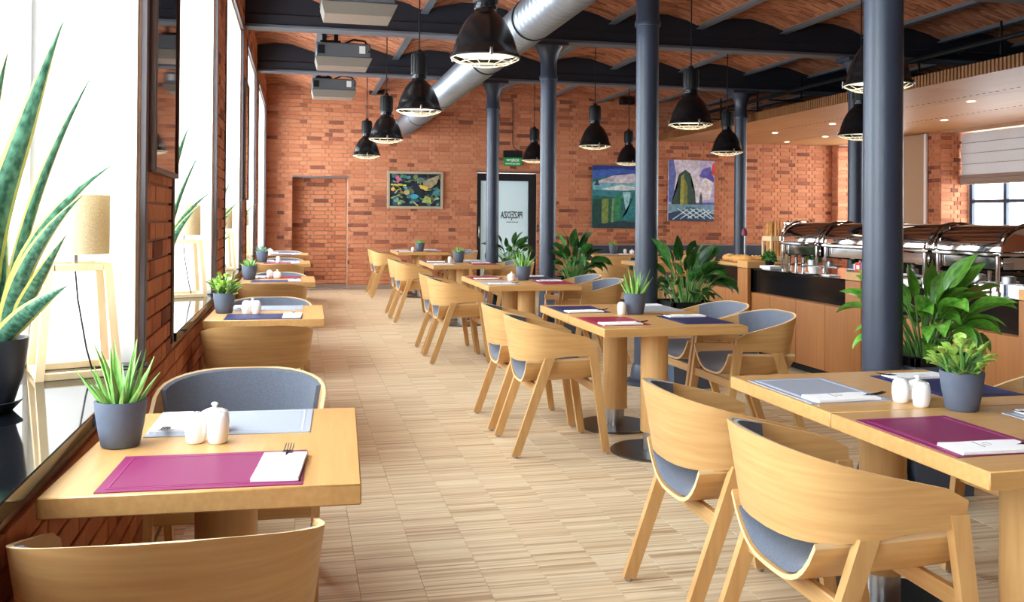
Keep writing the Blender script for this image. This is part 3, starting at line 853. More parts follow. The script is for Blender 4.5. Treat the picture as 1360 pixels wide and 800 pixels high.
PL = [(1.1, 5.51, 2.30, 'black dome pendant lamp with wire guard, largest, in front of the silver duct'), (1.09, 8.59, 2.32, 'black dome pendant lamp above the aisle, second from the duct mouth'),
      (1.05, 11.42, 2.28, 'black dome pendant lamp above the aisle, third in the window-side line'), (1.02, 14.3, 2.26, 'black dome pendant lamp above the aisle, smallest and leftmost'),
      (3.58, 5.2, 2.19, 'black dome pendant lamp cut in two by the nearest column'), (3.71, 8.37, 2.25, 'black dome pendant lamp right of the second column, above the right painting'),
      (3.84, 11.75, 2.29, 'black dome pendant lamp between the second and third columns, above left painting'), (3.89, 15.18, 2.30, 'small black dome pendant lamp beside the green exit sign'),
      (5.55, 11.35, 2.22, 'black dome pendant lamp in front of the thin far column'), (5.28, 7.94, 2.15, 'black dome pendant lamp over the buffet, half behind the nearest column'),
      (5.4, 14.7, 2.26, 'black dome pendant lamp peeking out from behind the second column')]
for i, (x, y, z, lab) in enumerate(PL):
    o = pend if i == 0 else dup(pend, (x, y, z), 0)
    o.location = (x, y, z); o['label'] = lab; o['group'] = 'black dome pendant lamps'
for i, (x, y, z, lab) in enumerate(PL):
    l = bpy.data.lights.new('pendant_bulb', 'SPOT'); l.energy = 14; l.color = (1, .84, .6); l.spot_size = R(120); l.spot_blend = .8; l.shadow_soft_size = .12
    lo = bpy.data.objects.new('pendant_bulb', l); C.objects.link(lo); lo.location = (x, y, z - .05)

# ================================================================== CHAIR
def make_chair():
    t = thing('armchair', 'x', 'chair')
    N = 15
    # plan of the band: right arm end -> back -> left arm end
    def plan(inset, lean):
        pts = []
        for k in range(5): pts.append((.276 + .012 * k / 4, .20 - .23 * k / 4))
        for k in range(1, N):
            a = PI * k / N
            ca, sa = math.cos(a), math.sin(a)
            x = .288 * math.copysign(abs(ca) ** (2 / 2.5), ca); y = -.03 - .235 * abs(sa) ** (2 / 2.5)
            pts.append((x, y))
        for k in range(4, -1, -1): pts.append((-.276 - .012 * k / 4, .20 - .23 * k / 4))
        res = []
        for i, (x, y) in enumerate(pts):
            a, b = pts[max(i - 1, 0)], pts[min(i + 1, len(pts) - 1)]
            tx, ty = b[0] - a[0], b[1] - a[1]; l = math.hypot(tx, ty); nx, ny = -ty / l, tx / l   # outward
            if nx * x + ny * (y + .05) < 0: nx, ny = -nx, -ny
            back = max(0, min(1, (.08 - y) / .33))
            off = -inset - lean * (.25 + .75 * back)
            res.append((x + nx * off, y + ny * off, back))
        return res
    def ztop(y): return .768 - .115 * ((y + .265) / .465) ** .95 if y > -.265 else .768
    def zbot(y): return .515 + .045 * max(0, min(1, (y + .265) / .3))
    V = 5
    def surf(inset, sel=None, shrink=0, bulge=0):
        T, B = plan(inset, -.010), plan(inset, .030)
        rows = []
        for j in range(V):
            f = j / (V - 1)
            row = []
            for i in range(len(T)):
                if sel and i not in sel: continue
                y = T[i][1]
                z0, z1 = zbot(B[i][1]) + shrink, ztop(T[i][1]) - shrink * .2
                # rounded front corner of the arm
                if i in (0, len(T) - 1): z1 -= .018; z0 += .004
                bu = bulge * 4 * f * (1 - f)
                x_, y_ = B[i][0] * (1 - f) + T[i][0] * f, B[i][1] * (1 - f) + T[i][1] * f
                row.append(Vector((x_, y_, z0 + (z1 - z0) * f)))
            rows.append(row)
        return rows
    nT = len(plan(0, 0))
    bm = BM(); b_slab(bm, surf(0), surf(.013), 0, 1); band = ob('back_band', mesh(bm, 'back_band', ['oak_h', 'edge_ply'], ang=50), t)
    sel = set(range(5, nT - 5))
    bm = BM(); b_slab(bm, surf(.0135, sel, .006), surf(.030, sel, .010)); ob('back_pad', mesh(bm, 'back_pad', 'grey_felt', ang=60), band)
    # seat trough
    xs = [-.235 + .47 * k / 16 for k in range(17)]
    def zs(x): return .405 + .135 * (abs(x) / .235) ** 3.2
    ys = [(-.20, -.004), (-.05, -.002), (.10, .004), (.23, .008)]
    top = [[Vector((x, y, zs(x) + d)) for x in xs] for y, d in ys]
    bot = [[Vector((x * 1.025, y, zs(x) + d - .013)) for x in xs] for y, d in ys]
    bm = BM(); b_slab(bm, top, bot, 0, 1); shell = ob('seat_shell', mesh(bm, 'seat_shell', ['oak_h', 'edge_ply'], ang=60), t)
    xp = [-.205 + .41 * k / 14 for k in range(15)]; yp = [-.192, -.180, -.15, 0, .12, .20, .222, .228]
    th = [0.002, .018, .028, .032, .032, .027, .016, .002]
    top = [[Vector((x, y, zs(x) + .003 + h * (1 - (abs(x) / .205) ** 5 * .85))) for x in xp] for y, h in zip(yp, th)]
    bot = [[Vector((x, y, zs(x) + .001)) for x in xp] for y, h in zip(yp, th)]
    bm = BM(); b_slab(bm, top, bot); ob('seat_pad', mesh(bm, 'seat_pad', 'grey_felt', ang=70), shell)
    legs = {}
    for s in (-1, 1):
        bm = BM(); b_bar(bm, (s * .258, -.262, .012), (s * .262, -.072, .552), .030, .055, mi=0, taper=.86); legs[s, -.262] = ob('rear_leg', mesh(bm, 'rear_leg', 'oak_v'), t)
        bm = BM(); b_bar(bm, (s * .258, .262, .012), (s * .262, .178, .60), .030, .050, mi=0, taper=.86); legs[s, .262] = ob('front_leg', mesh(bm, 'front_leg', 'oak_v'), t)
    bm = BM(); b_lathe(bm, [(0, 0), (.012, 0), (.012, .0125), (0, .0125)], 10); gm = mesh(bm, 'glide', 'brushed')
    for s in (-1, 1):
        for y in (-.262, .262): ob('glide', gm, legs[s, y], (s * .258, y, 0))
    bm = BM(); b_box(bm, (0, -.128, .365), (.50, .026, .052), .004); ob('rear_rail', mesh(bm, 'rear_rail', 'oak_h'), t)
    bm = BM(); b_box(bm, (0, .208, .368), (.50, .026, .05), .004); ob('front_rail', mesh(bm, 'front_rail', 'oak_h'), t)
    return t
chair = make_chair()
WROW = ['nearest', 'second', 'third', 'fourth', 'farthest']
CH = []
# window row: near chair looks towards +y, far chair towards -y
for i, (yn, yf) in enumerate([(1.985, 3.36), (5.23, 6.46), (8.2, 9.38), (11.4, 12.58), (13.9, 15.12)]):
    CH.append(((-.232 if i == 0 else -.205), yn, 0, f'oak armchair with its back to us at the {WROW[i]} window-side table'))
    CH.append((-.19, yf, PI, f'oak armchair facing us, grey back pad showing, at the {WROW[i]} window-side table'))
RC = [((2.30, 2.98), (2.2, 2.82)), ((5.27, 5.95), (5.24, 5.84)), ((8.6, 9.2), (8.28, 8.92)), ((11.92, 12.55), (11.6, 12.2)), ((15.5, 16.18), (15.42, 16.02))]
for i, (lf, rg_) in enumerate(RC):
    for k, y in enumerate(lf): CH.append((1.458, y, -PI / 2, f'oak armchair on the aisle side, {("near", "far")[k]} half of the {WROW[i]} table pair'))
    for k, y in enumerate(rg_): CH.append((2.69, y, PI / 2, f'oak armchair on the column side, {("near", "far")[k]} half of the {WROW[i]} table pair'))
CH += [(4.62, 13.35, .25, 'oak armchair with its back to us at the table before the wall bench'), (4.05, 11.75, -PI / 2 + .2, 'oak armchair left of the lone table behind the second column'),
       (5.35, 13.4, -.1, 'oak armchair right of its twin before the wall bench table'), (6.6, 14.6, .1, 'oak armchair facing the wall bench under the right-hand painting')]
for i, (x, y, rz, lab) in enumerate(CH):
    o = chair if i == 0 else dup(chair, (x, y, 0), rz)
    o.location = (x, y, 0); o.rotation_euler = (0, 0, rz + rng.uniform(-.03, .03)); o['label'] = lab; o['group'] = 'oak armchairs with grey upholstery'

# ================================================================== TABLES
TS, TL, TH = .67, .83, .75
def make_table():
    t = thing('dining_table', 'x', 'table')     # long side along local y
    bm = BM(); b_box(bm, (0, 0, TH - .023), (TS - .004, TL, .046), .003); ob('table_top', mesh(bm, 'table_top', 'oak_y'), t)
    bm = BM(); b_lathe(bm, [(0, .12), (.078, .12), (.078, .702), (0, .702)], 28); ob('pedestal', mesh(bm, 'pedestal', 'oak_v'), t)
    bm = BM(); b_lathe(bm, [(0, .014), (.06, .014), (.06, .12), (0, .12)], 28); ob('steel_collar', mesh(bm, 'steel_collar', 'brushed'), t)
    bm = BM(); b_lathe(bm, [(0, 0), (.245, 0), (.25, .004), (.25, .010), (.245, .014), (0, .014)], 40); ob('base_disc', mesh(bm, 'base_disc', 'disc'), t)
    return t
tab = make_table(); first = [True]
def table(x, y, rz, lab):
    o = tab if first[0] else dup(tab, (x, y, 0), rz)
    first[0] = False
    o.location = (x, y, 0); o.rotation_euler = (0, 0, rz); o['label'] = lab; o['group'] = 'oak pedestal dining tables'
    return o
LT = [2.08, 5.41, 8.38, 11.56, 14.11]
XLC = -.172
LTR = [-.045, -.012, 0, 0, 0]
for i, y in enumerate(LT): table(XLC, y + TL / 2, LTR[i], f'oak pedestal table by the window, {WROW[i]} in the window row')
RT = [1.866, 4.669, 7.72, 11.008, 15.019]
XRC = 1.586 + TL / 2
for i, y in enumerate(RT):
    table(XRC, y + TS / 2, PI / 2, f'oak pedestal table, near half of the {WROW[i]} pair along the aisle')
    table(XRC, y + TS * 1.5, PI / 2, f'oak pedestal table, far half of the {WROW[i]} pair along the aisle')
table(4.95, 14.2, PI / 2, 'oak pedestal table before the grey wall bench')
table(4.75, 11.75, PI / 2, 'lone oak pedestal table behind the second column')
table(6.5, 15.5, PI / 2, 'oak pedestal table under the right-hand painting')

# ------------------------------------------------ table settings
def mat_mesh(col):
    bm = BM(); b_box(bm, (0, 0, .0012), (.43, .30, .0024)); b_box(bm, (0, 0, .0026), (.37, .24, .0008), mi=0)
    for s in (-1, 1):
        b_box(bm, (0, s * .128, .0027), (.38, .005, .0012), mi=1); b_box(bm, (s * .193, 0, .0027), (.005, .261, .0012), mi=1)
    return mesh(bm, 'placemat', [MATS[col], MATB[col]], smooth=False)
MM = {k: mat_mesh(k) for k in MATS}
def nap_mesh():
    bm = BM()
    for k, (dx, s) in enumerate(((0, 1), (.001, .99), (-.001, .985), (0, .98))):
        rowsT = []; rowsB = []
        for j in range(5):
            y = (-.115 + .23 * j / 4) * s
            wv = .001 * math.sin(j * 1.7 + k)
            rowsT.append([Vector((dx + x * s, y, (.0019 * (k + 1)) + wv * .7 + .0005 * math.cos(x * 40))) for x in (-.052, -.026, 0, .026, .052)])
            rowsB.append([Vector((dx + x * s, y, .0019 * k + wv * .5 * (k > 0))) for x in (-.052, -.026, 0, .026, .052)])
        b_slab(bm, rowsT, rowsB)
    return mesh(bm, 'napkin', 'napkin', ang=60)
NM = nap_mesh()
bm = BM(); b_torus(bm, (0, .02, 0), .011, .0006, 18, 4); b_box(bm, (0, -.004, 0), (.05, .003, .001)); NP = mesh(bm, 'emblem', 'ink')
def fork_mesh():
    bm = BM()
    b_tube(bm, [(0, -.10, .003), (0, -.03, .003), (0, .025, .006), (0, .045, .008)], [.0030, .0024, .0022, .0035], 6)
    b_box(bm, (0, .056, .0095), (.024, .022, .002), .0008)
    for k in range(4): b_tube(bm, [((k - 1.5) * .0065, .064, .0095), ((k - 1.5) * .0065, .09, .012), ((k - 1.5) * .006, .108, .017)], [.0018, .0017, .0009], 5)
    return mesh(bm, 'fork', 'fork')
FM = fork_mesh()
CN = {'magenta': 'magenta', 'grey': 'pale grey', 'navy': 'navy blue', 'red': 'crimson'}
def setting(ex, ey, ang, col, where, dn=.16):
    """seat edge point ex, ey; ang = direction the diner faces"""
    fwd = Vector((-math.sin(ang), math.cos(ang), 0)); rgt = Vector((math.cos(ang), math.sin(ang), 0))
    p = Vector((ex, ey, TH)) + fwd * .165
    tag(ob('placemat', MM[col], None, p, (0, 0, ang)), f'{CN[col]} woven placemat {where}', 'placemat', 'placemats')
    q = p + rgt * dn + Vector((0, 0, .0033)) - fwd * .01
    n = tag(ob('napkin', NM, None, q, (0, 0, ang + rng.uniform(-.06, .06))), f'folded napkin on {CN[col]} placemat {where}', 'napkin', 'folded napkins')
    ob('emblem', NP, n, (-.012, -.02, .0086))
    a2 = ang + rng.uniform(-.12, .12)
    tag(ob('fork', FM, None, q + Vector((0, 0, .0006)) + rgt * .006 + fwd * .052, (0, 0, a2)), f'steel fork on {CN[col]} placemat {where}', 'fork', 'forks')
LC = [('magenta', 'grey'), ('navy', 'grey'), ('navy', 'red'), ('magenta', 'grey'), ('navy', 'grey')]
for i, y in enumerate(LT):
    rz = LTR[i]; cy = y + TL / 2
    def loc(lx, ly): return (XLC + lx * math.cos(rz) - ly * math.sin(rz), cy + lx * math.sin(rz) + ly * math.cos(rz))
    e = loc(-.01, -TL / 2); setting(*e, rz, LC[i][0], f'at the near end of the {WROW[i]} window table')
    e = loc(-.01, TL / 2); setting(*e, PI + rz, LC[i][1], f'at the far end of the {WROW[i]} window table')
RCOL = [('magenta', 'grey', 'grey', 'navy'), ('red', 'navy', 'navy', 'grey'), ('grey', 'red', 'red', 'navy'), ('grey', 'navy', 'red', 'grey'), ('navy', 'grey', 'red', 'grey')]
for i, y in enumerate(RT):
    for k in range(2):
        yy = y + TS * (k + .5)
        setting(1.586 - .0, yy + .01, -PI / 2, RCOL[i][k], f'on aisle side, {("near", "far")[k]} half of {WROW[i]} table pair')
        setting(1.586 + TL, yy + .01, PI / 2, RCOL[i][2 + k], f'on column side, {("near", "far")[k]} half of {WROW[i]} table pair')
setting(4.95, 14.2 - TS / 2, 0, 'grey', 'on the table before the wall bench', .14)
setting(4.75 - TL / 2, 11.75, -PI / 2, 'grey', 'on the lone table behind the second column', .14)

# shakers, bowls
bm = BM(); b_lathe(bm, [(0, 0), (.020, 0), (.024, .006), (.0275, .03), (.0275, .05), (.024, .068), (.014, .078), (0, .08)], 22); SHK = mesh(bm, 'shaker_body', 'ceramic', ang=60)
bm = BM()
for k in range(3): b_lathe(bm, [(0, .0805), (.0018, .0802), (.0018, .079), (0, .079)], 6, c=(.006 * math.cos(k * 2.1), .006 * math.sin(k * 2.1), 0))
SHH = mesh(bm, 'holes', 'blackmat')
def shaker(x, y, lab):
    t = thing('salt_shaker', lab, 'shaker', (x, y, TH), 0, 'white ceramic shakers')
    ob('shaker_body', SHK, t); ob('shaker_holes', SHH, t)
bm = BM(); b_lathe(bm, [(0, 0), (.034, 0), (.040, .008), (.046, .035), (.044, .062), (.040, .072), (.037, .072), (.037, .066), (0, .06)], 26); SGB = mesh(bm, 'bowl_body', 'ceramic', ang=60)
bm = BM(); b_lathe(bm, [(0, .070), (.042, .072), (.040, .077), (.024, .086), (.008, .090), (.006, .096), (.011, .103), (.008, .109), (0, .111)], 26); SGL = mesh(bm, 'bowl_lid', 'ceramic', ang=60)
def sugar(x, y, lab):
    t = thing('sugar_bowl', lab, 'bowl', (x, y, TH), 0, 'white lidded sugar bowls')
    t.scale = (.86, .86, .74)
    ob('bowl_body', SGB, t); ob('bowl_lid', SGL, t)
for x, y, l in [(-.252, 2.525, 'white ceramic shaker on nearest window table, left of its twin'), (-.196, 2.512, 'white ceramic shaker on nearest window table, right of its twin'),
    (-.294, 5.77, 'white ceramic shaker on second window table, left of its twin'), (-.236, 5.76, 'white ceramic shaker on second window table, right of its twin'),
    (-.25, 8.94, 'white ceramic shaker left of the bowl on third window table'), (-.231, 11.95, 'white ceramic shaker on the fourth window table'),
    (1.905, 2.64, 'white ceramic shaker on nearest pair table, left of its twin'), (1.925, 2.565, 'white ceramic shaker on nearest pair table, in front of its twin'),
    (1.925, 5.345, 'white ceramic shaker beside the aloe pot on second table pair'), (1.9, 11.71, 'white ceramic shaker beside the pot on fourth table pair'), (1.87, 15.36, 'white ceramic shaker beside the pot on farthest table pair'),
    (5.2, 14.3, 'white ceramic shaker on the table before the wall bench')]:
    shaker(x, y, l)
for x, y, l in [(-.215, 2.64, 'white lidded sugar bowl behind shakers on nearest window table'), (-.265, 5.90, 'white lidded sugar bowl behind shakers on second window table'),
    (-.18, 8.93, 'white lidded sugar bowl on third window table'), (-.40, 14.75, 'white lidded sugar bowl on farthest window table'), (1.985, 2.665, 'white lidded sugar bowl behind shakers on nearest table pair'),
    (1.935, 8.37, 'white lidded sugar bowl beside the pot on third table pair'), (5.3, 14.25, 'white lidded sugar bowl on the table before the wall bench')]:
    sugar(x, y, l)

# ================================================================== PLANTS
def blade(L, W, curve, fold=.25, n=7, thick=0, tip=1.0, base=.25, up0=1.0, stalk=0, wave=0, pw=1.0, tw=0.0):
    """leaf growing from origin, leaning to +y; returns mesh with UVs. up0 start steepness (rad from level)"""
    bm = BM(); uvl = bm.loops.layers.uv.new('UVMap')
    rows = []; p = Vector((0, 0, 0)); ang = up0; pts = []
    tot = stalk + L; N = n + (3 if stalk else 0)
    st = []
    if stalk:
        for k in range(3): st.append(p.copy()); p = p + Vector((0, math.cos(ang), math.sin(ang))) * (stalk / 3); ang -= curve * .12
    step = L / n
    for k in range(n + 1):
        f = k / n
        w_ = W / 2 * (math.sin(PI * min(1, (base + (1 - base) * f) ** pw)) if tip else 1)
        if k == n: w_ = .0008
        nrm = Vector((0, -math.sin(ang), math.cos(ang)))
        tk = tw * (.55 + .45 * f)
        wx = Vector((1, 0, 0)) * math.cos(tk) + nrm * math.sin(tk)
        ed = (nrm * math.cos(tk) - Vector((1, 0, 0)) * math.sin(tk)) * (w_ * fold)
        so = wx * (wave * math.sin(f * 7))
        rows.append([p - wx * w_ + ed + so, p - wx * (w_ * .5) + ed * .4 + so, p + so, p + wx * (w_ * .5) + ed * .4 + so, p + wx * w_ + ed + so])
        p = p + Vector((0, math.cos(ang), math.sin(ang))) * step
        ang -= curve / n
    vs = []
    th_ = thick
    for i, r in enumerate(rows): vs.append([bm.verts.new(q) for q in r])
    vb = None
    if th_:
        vb = []
        for i, r in enumerate(rows):
            f = i / n; tt = th_ * (1 - f * .9)
            a = up0 - curve * f
            nrm = Vector((0, -math.sin(a), math.cos(a)))
            tk = tw * (.55 + .45 * f); nrm = nrm * math.cos(tk) - Vector((1, 0, 0)) * math.sin(tk)
            vb.append([bm.verts.new(q - nrm * tt * (1 - (abs(j - 2) / 2) ** 2 * .8)) for j, q in enumerate(r)])
    for i in range(n):
        for j in range(4):
            fc = bm.faces.new((vs[i][j], vs[i][j + 1], vs[i + 1][j + 1], vs[i + 1][j]))
            for lp, (u, v) in zip(fc.loops, ((j, i), (j + 1, i), (j + 1, i + 1), (j, i + 1))): lp[uvl].uv = (u / 4, v / n)
            if vb:
                fc = bm.faces.new((vb[i][j + 1], vb[i][j], vb[i + 1][j], vb[i + 1][j + 1]))
                for lp, (u, v) in zip(fc.loops, ((j + 1, i), (j, i), (j, i + 1), (j + 1, i + 1))): lp[uvl].uv = (u / 4, v / n)
        if vb:
            for j, s in ((0, 1), (4, -1)):
                q = (vs[i][j], vs[i + 1][j], vb[i + 1][j], vb[i][j])
                fc = bm.faces.new(q if s == 1 else q[::-1])
                for lp in fc.loops: lp[uvl].uv = (0 if j == 0 else 1, i / n)
    if stalk:
        b_tube(bm, st + [rows[0][2], rows[1][2]], [.006, .005, .0045, .004, .002], 5, mi=1)
    return bm
def leafmesh(name, bm, mats, ang=60):
    me = bpy.data.meshes.new(name); bm.to_mesh(me); bm.free()
    for x in mats: me.materials.append(M[x])
    me.polygons.foreach_set('use_smooth', [True] * len(me.polygons)); me.set_sharp_from_angle(angle=R(ang))
    return me
def pot_mesh(r=.062, h=.115, wall=.006):
    bm = BM(); b_lathe(bm, [(0, 0), (r * .68, 0), (r * .74, .004), (r * .90, h * .5), (r, h * .92), (r, h), (r - wall, h), (r - wall, h - .018), (0, h - .018)], 32)
    return mesh(bm, 'pot', 'pot', ang=50)
POT = pot_mesh(); 
bm = BM(); b_lathe(bm, [(0, .0955), (.040, .099), (.0555, .0975), (.0555, .095), (0, .093)], 20); SOIL = mesh(bm, 'soil', 'soil')
aloeL = [leafmesh('aloe_leaf', blade(L, .020, c, fold=.5, n=6, thick=.007, base=.42, up0=u, pw=1.0), ['aloe', 'stem']) for L, c, u in ((.15, .2, 1.40), (.155, -.1, 1.2), (.13, -.2, .95), (.11, .2, 1.1))]
jadeL = [leafmesh('jade_leaf', blade(L, .036, .4, fold=.3, n=6, thick=.006, base=.12, up0=u, stalk=s, pw=1.35), ['jade', 'stem']) for L, u, s in ((.036, 1.2, .04), (.04, .8, .05), (.032, 1.4, .065), (.036, .5, .03))]
agaveL = [leafmesh('agave_leaf', blade(L, .026, c, fold=.45, n=5, thick=.006, base=.35, up0=u), ['agave', 'stem']) for L, c, u in ((.085, .3, 1.3), (.09, -.2, .8), (.085, -.3, .45))]
darkL = [leafmesh('succulent_leaf', blade(L, .028, c, fold=.45, n=5, thick=.006, base=.35, up0=u), ['aloe', 'stem']) for L, c, u in ((.075, .3, 1.3), (.08, -.2, .9), (.075, -.3, .5))]
def pot_plant(x, y, kind, lab, s=1.0, z=TH):
    t = thing('potted_succulent', lab, 'plant', (x, y, z), rng.uniform(0, 6), 'small succulents in slate grey pots')
    t.scale = (s, s, s)
    ob('pot', POT, t); ob('soil', SOIL, t)
    rg = random.Random(hash(lab) % 1000 if False else len(lab) * 7 + int(x * 100))
    src, n = {'aloe': (aloeL, 20), 'jade': (jadeL, 46), 'agave': (agaveL, 22), 'dark': (darkL, 20)}[kind]
    for k in range(n):
        a = k * 2.39996; f = k / n
        rr = .012 + .034 * f if kind in ('aloe', 'jade') else .006 + .02 * f
        m_ = src[min(len(src) - 1, int(f * len(src)))] if kind != 'jade' else rg.choice(src)
        o = ob('leaf', m_, t, (rr * math.cos(a), rr * math.sin(a), .095 + (rg.uniform(0, .05) if kind == 'jade' else 0)), (rg.uniform(-.15, .1), rg.uniform(-.1, .1), a - PI / 2))
        q = rg.uniform(.8, 1.15); o.scale = (q, q, q)
pot_plant(-.435, 2.53, 'aloe', 'spiky green aloe in slate grey pot on the nearest window table', 1.02)
pot_plant(-.425, 5.82, 'jade', 'bright green jade succulent in slate grey pot on second window table', 1.05)
pot_plant(-.425, 8.80, 'dark', 'dark green succulent in slate grey pot on third window table', 1.12)
pot_plant(-.425, 11.98, 'agave', 'pale blue-green agave in slate grey pot on fourth window table', 1.2)
pot_plant(2.02, 2.50, 'jade', 'round-leaved jade succulent in slate grey pot on nearest table pair', 1.05)
pot_plant(2.02, 5.37, 'aloe', 'upright aloe in slate grey pot on the second table pair', 1.12)
pot_plant(2.06, 8.42, 'aloe', 'upright aloe in slate grey pot on the third table pair', 1.15)
pot_plant(2.02, 11.75, 'dark', 'short succulent in slate grey pot on the fourth table pair', 1.2)
pot_plant(1.99, 15.4, 'dark', 'short succulent in slate grey pot on the farthest table pair', 1.25)
pot_plant(5.02, 14.35, 'dark', 'short succulent in grey pot on the table before the wall bench', 1.2)

# big leafy plants in floor planters beside the columns
lilyL = [leafmesh('lily_leaf', blade(L, W, c, fold=.22, n=9, base=.06, up0=u, stalk=s, pw=.80, tw=tw), ['lily', 'stem']) for L, W, c, u, s, tw in
         ((.21, .085, 1.0, 1.30, .27, .7), (.22, .095, 1.5, 1.25, .25, -.6), (.20, .085, 1.5, 1.1, .20, .5), (.22, .09, .6, 1.45, .32, -.9), (.18, .08, 1.8, .95, .13, .4), (.20, .085, 1.9, 1.15, .22, -.7))]
lilyD = []
for me in lilyL:
    m2 = me.copy(); m2.materials[0] = M['lily_dark']; lilyD.append(m2)
def planter_plant(x, y, lab, plab, dark, n=52, s=1.0, seed=1, h=.68, w_=.36):
    t = thing('floor_planter', plab, 'planter', (x, y, 0), 0, 'slate blue floor planters beside the columns')
    bm = BM(); q = w_ / 2
    b_hexa(bm, [Vector(p) for p in ((-q * .9, -q * .9, 0), (q * .9, -q * .9, 0), (q * .9, q * .9, 0), (-q * .9, q * .9, 0), (-q, -q, h - .04), (q, -q, h - .04), (q, q, h - .04), (-q, q, h - .04))])
    ob('planter_body', mesh(bm, 'planter_body', 'planter', smooth=False), t)
    bm = BM()
    for a in range(4): b_box(bm, (0, q - .008, h - .02), (2 * q + .02, .036, .045), .004, m=Matrix.Rotation(a * PI / 2, 4, 'Z'))
    ob('planter_rim', mesh(bm, 'planter_rim', 'blackmat'), t)
    ob('soil', boxmesh('soil', (0, 0, h - .032), (2 * q - .05, 2 * q - .05, .012), 'soil'), t)
    p = thing('peace_lily', lab, 'plant', (x, y, h - .028), 0, 'large leafy plants beside the columns')
    rg = random.Random(seed)
    src = lilyD if dark else lilyL
    for k in range(n):
        a = k * 2.39996 + rg.uniform(-.3, .3); f = k / n
        if math.cos(a - (PI + .25)) > .78 and f > .12: a += PI * rg.uniform(.6, 1.1)
        rr = .02 + .09 * f
        m_ = src[rg.choice((0, 3, 3, 1))] if f < .35 else src[rg.choice((0, 1, 2, 4, 5))]
        o = ob('leaf', m_, p, (rr * math.cos(a), rr * math.sin(a), 0), (rg.uniform(-.2, .15), rg.uniform(-.15, .15), a - PI / 2))
        q2 = s * rg.uniform(.75, 1.12); o.scale = (q2, q2, q2)
planter_plant(3.05, 4.05, 'big bright green broad-leaved plant right of the nearest column', 'slate planter box beside the nearest column', False, 78, 1.0, 3)
planter_plant(3.03, 6.92, 'dark green broad-leaved plant right of the second column', 'slate planter box beside the second column', True, 62, 1.02, 4)
planter_plant(2.98, 9.85, 'dense dark leafy plant right of the third column', 'slate planter box beside the third column', True, 64, 1.02, 5)
planter_plant(2.98, 13.05, 'arching dark leafy plant in front of the frosted door', 'slate planter box in front of the frosted door', True, 42, 1.0, 6)

# snake plants and lamps on the sills
def snake_leaf(L, W, c, u, wv, tw): return leafmesh('snake_leaf', blade(L, W, c, fold=.30, n=16, thick=.004, base=.30, up0=u, wave=wv, pw=.9, tw=tw), ['snake', 'stem'])
snakeL = [snake_leaf(.93, .085, .42, 1.56, .008, 1.2), snake_leaf(.80, .04, .38, 1.47, 0, 1.25), snake_leaf(.60, .052, .95, 1.52, 0, 1.2), snake_leaf(.50, .06, .75, 1.48, .0, 1.15), snake_leaf(.26, .062, .45, .95, 0, 1.25),
          snake_leaf(.34, .058, .15, 1.2, 0, 1.1), snake_leaf(.82, .09, .15, 1.56, -.006, 1.0), snake_leaf(.66, .08, .3, 1.5, .006, .3), snake_leaf(.74, .075, .5, 1.4, 0, -.4)]
def snake_plant(x, y, lab, specs, s=1.0):
    t = thing('snake_plant', lab, 'plant', (x, y, SILLZ), 0, 'snake plants on the window sills')
    bm = BM(); b_lathe(bm, [(0, .022), (.062, .022), (.085, .10), (.096, .19), (.096, .20), (.088, .20), (.086, .18), (0, .176)], 30); ob('pot', mesh(bm, 'pot', 'potdark', ang=50), t)
    bm = BM(); b_lathe(bm, [(0, 0), (.058, 0), (.085, .03), (.081, .032), (.06, .018), (0, .016)], 30); ob('saucer', mesh(bm, 'saucer', 'potdark', ang=50), t)
    bm = BM(); b_lathe(bm, [(0, .180), (.084, .181), (.084, .176), (0, .174)], 24); ob('soil', mesh(bm, 'soil', 'soil'), t)
    for (k, az, dx, dy, q) in specs: 
        o = ob('leaf', snakeL[k], t, (dx, dy, .175), (0, 0, az - PI / 2)); o.scale = (q, q, q)
SP = [(0, 0, -.005, .0, 1.0), (1, .1, .03, .02, 1.0), (2, .0, .04, .0, 1.0), (3, -.1, .045, -.02, .95), (4, -.2, .03, -.05, 1.0), (5, .15, .045, -.01, 1.0), (6, .4, -.035, .01, 1.0), (6, 2.9, -.045, .0, .8), (7, 1.4, 0, .04, .9), (7, 4.5, -.02, -.045, .72), (8, 2.6, -.03, .03, .8), (8, 4.0, -.04, -.03, .85), (3, 3.3, -.05, .02, .9)]
ORD = ['nearest', 'second', 'third', 'fourth']
for k in range(4):
    snake_plant(-.815, 2.78 + 3.06 * k, f'tall striped snake plant in dark pot on the {ORD[k]} window sill', SP if k % 2 == 0 else SP[:4] + SP[6:])
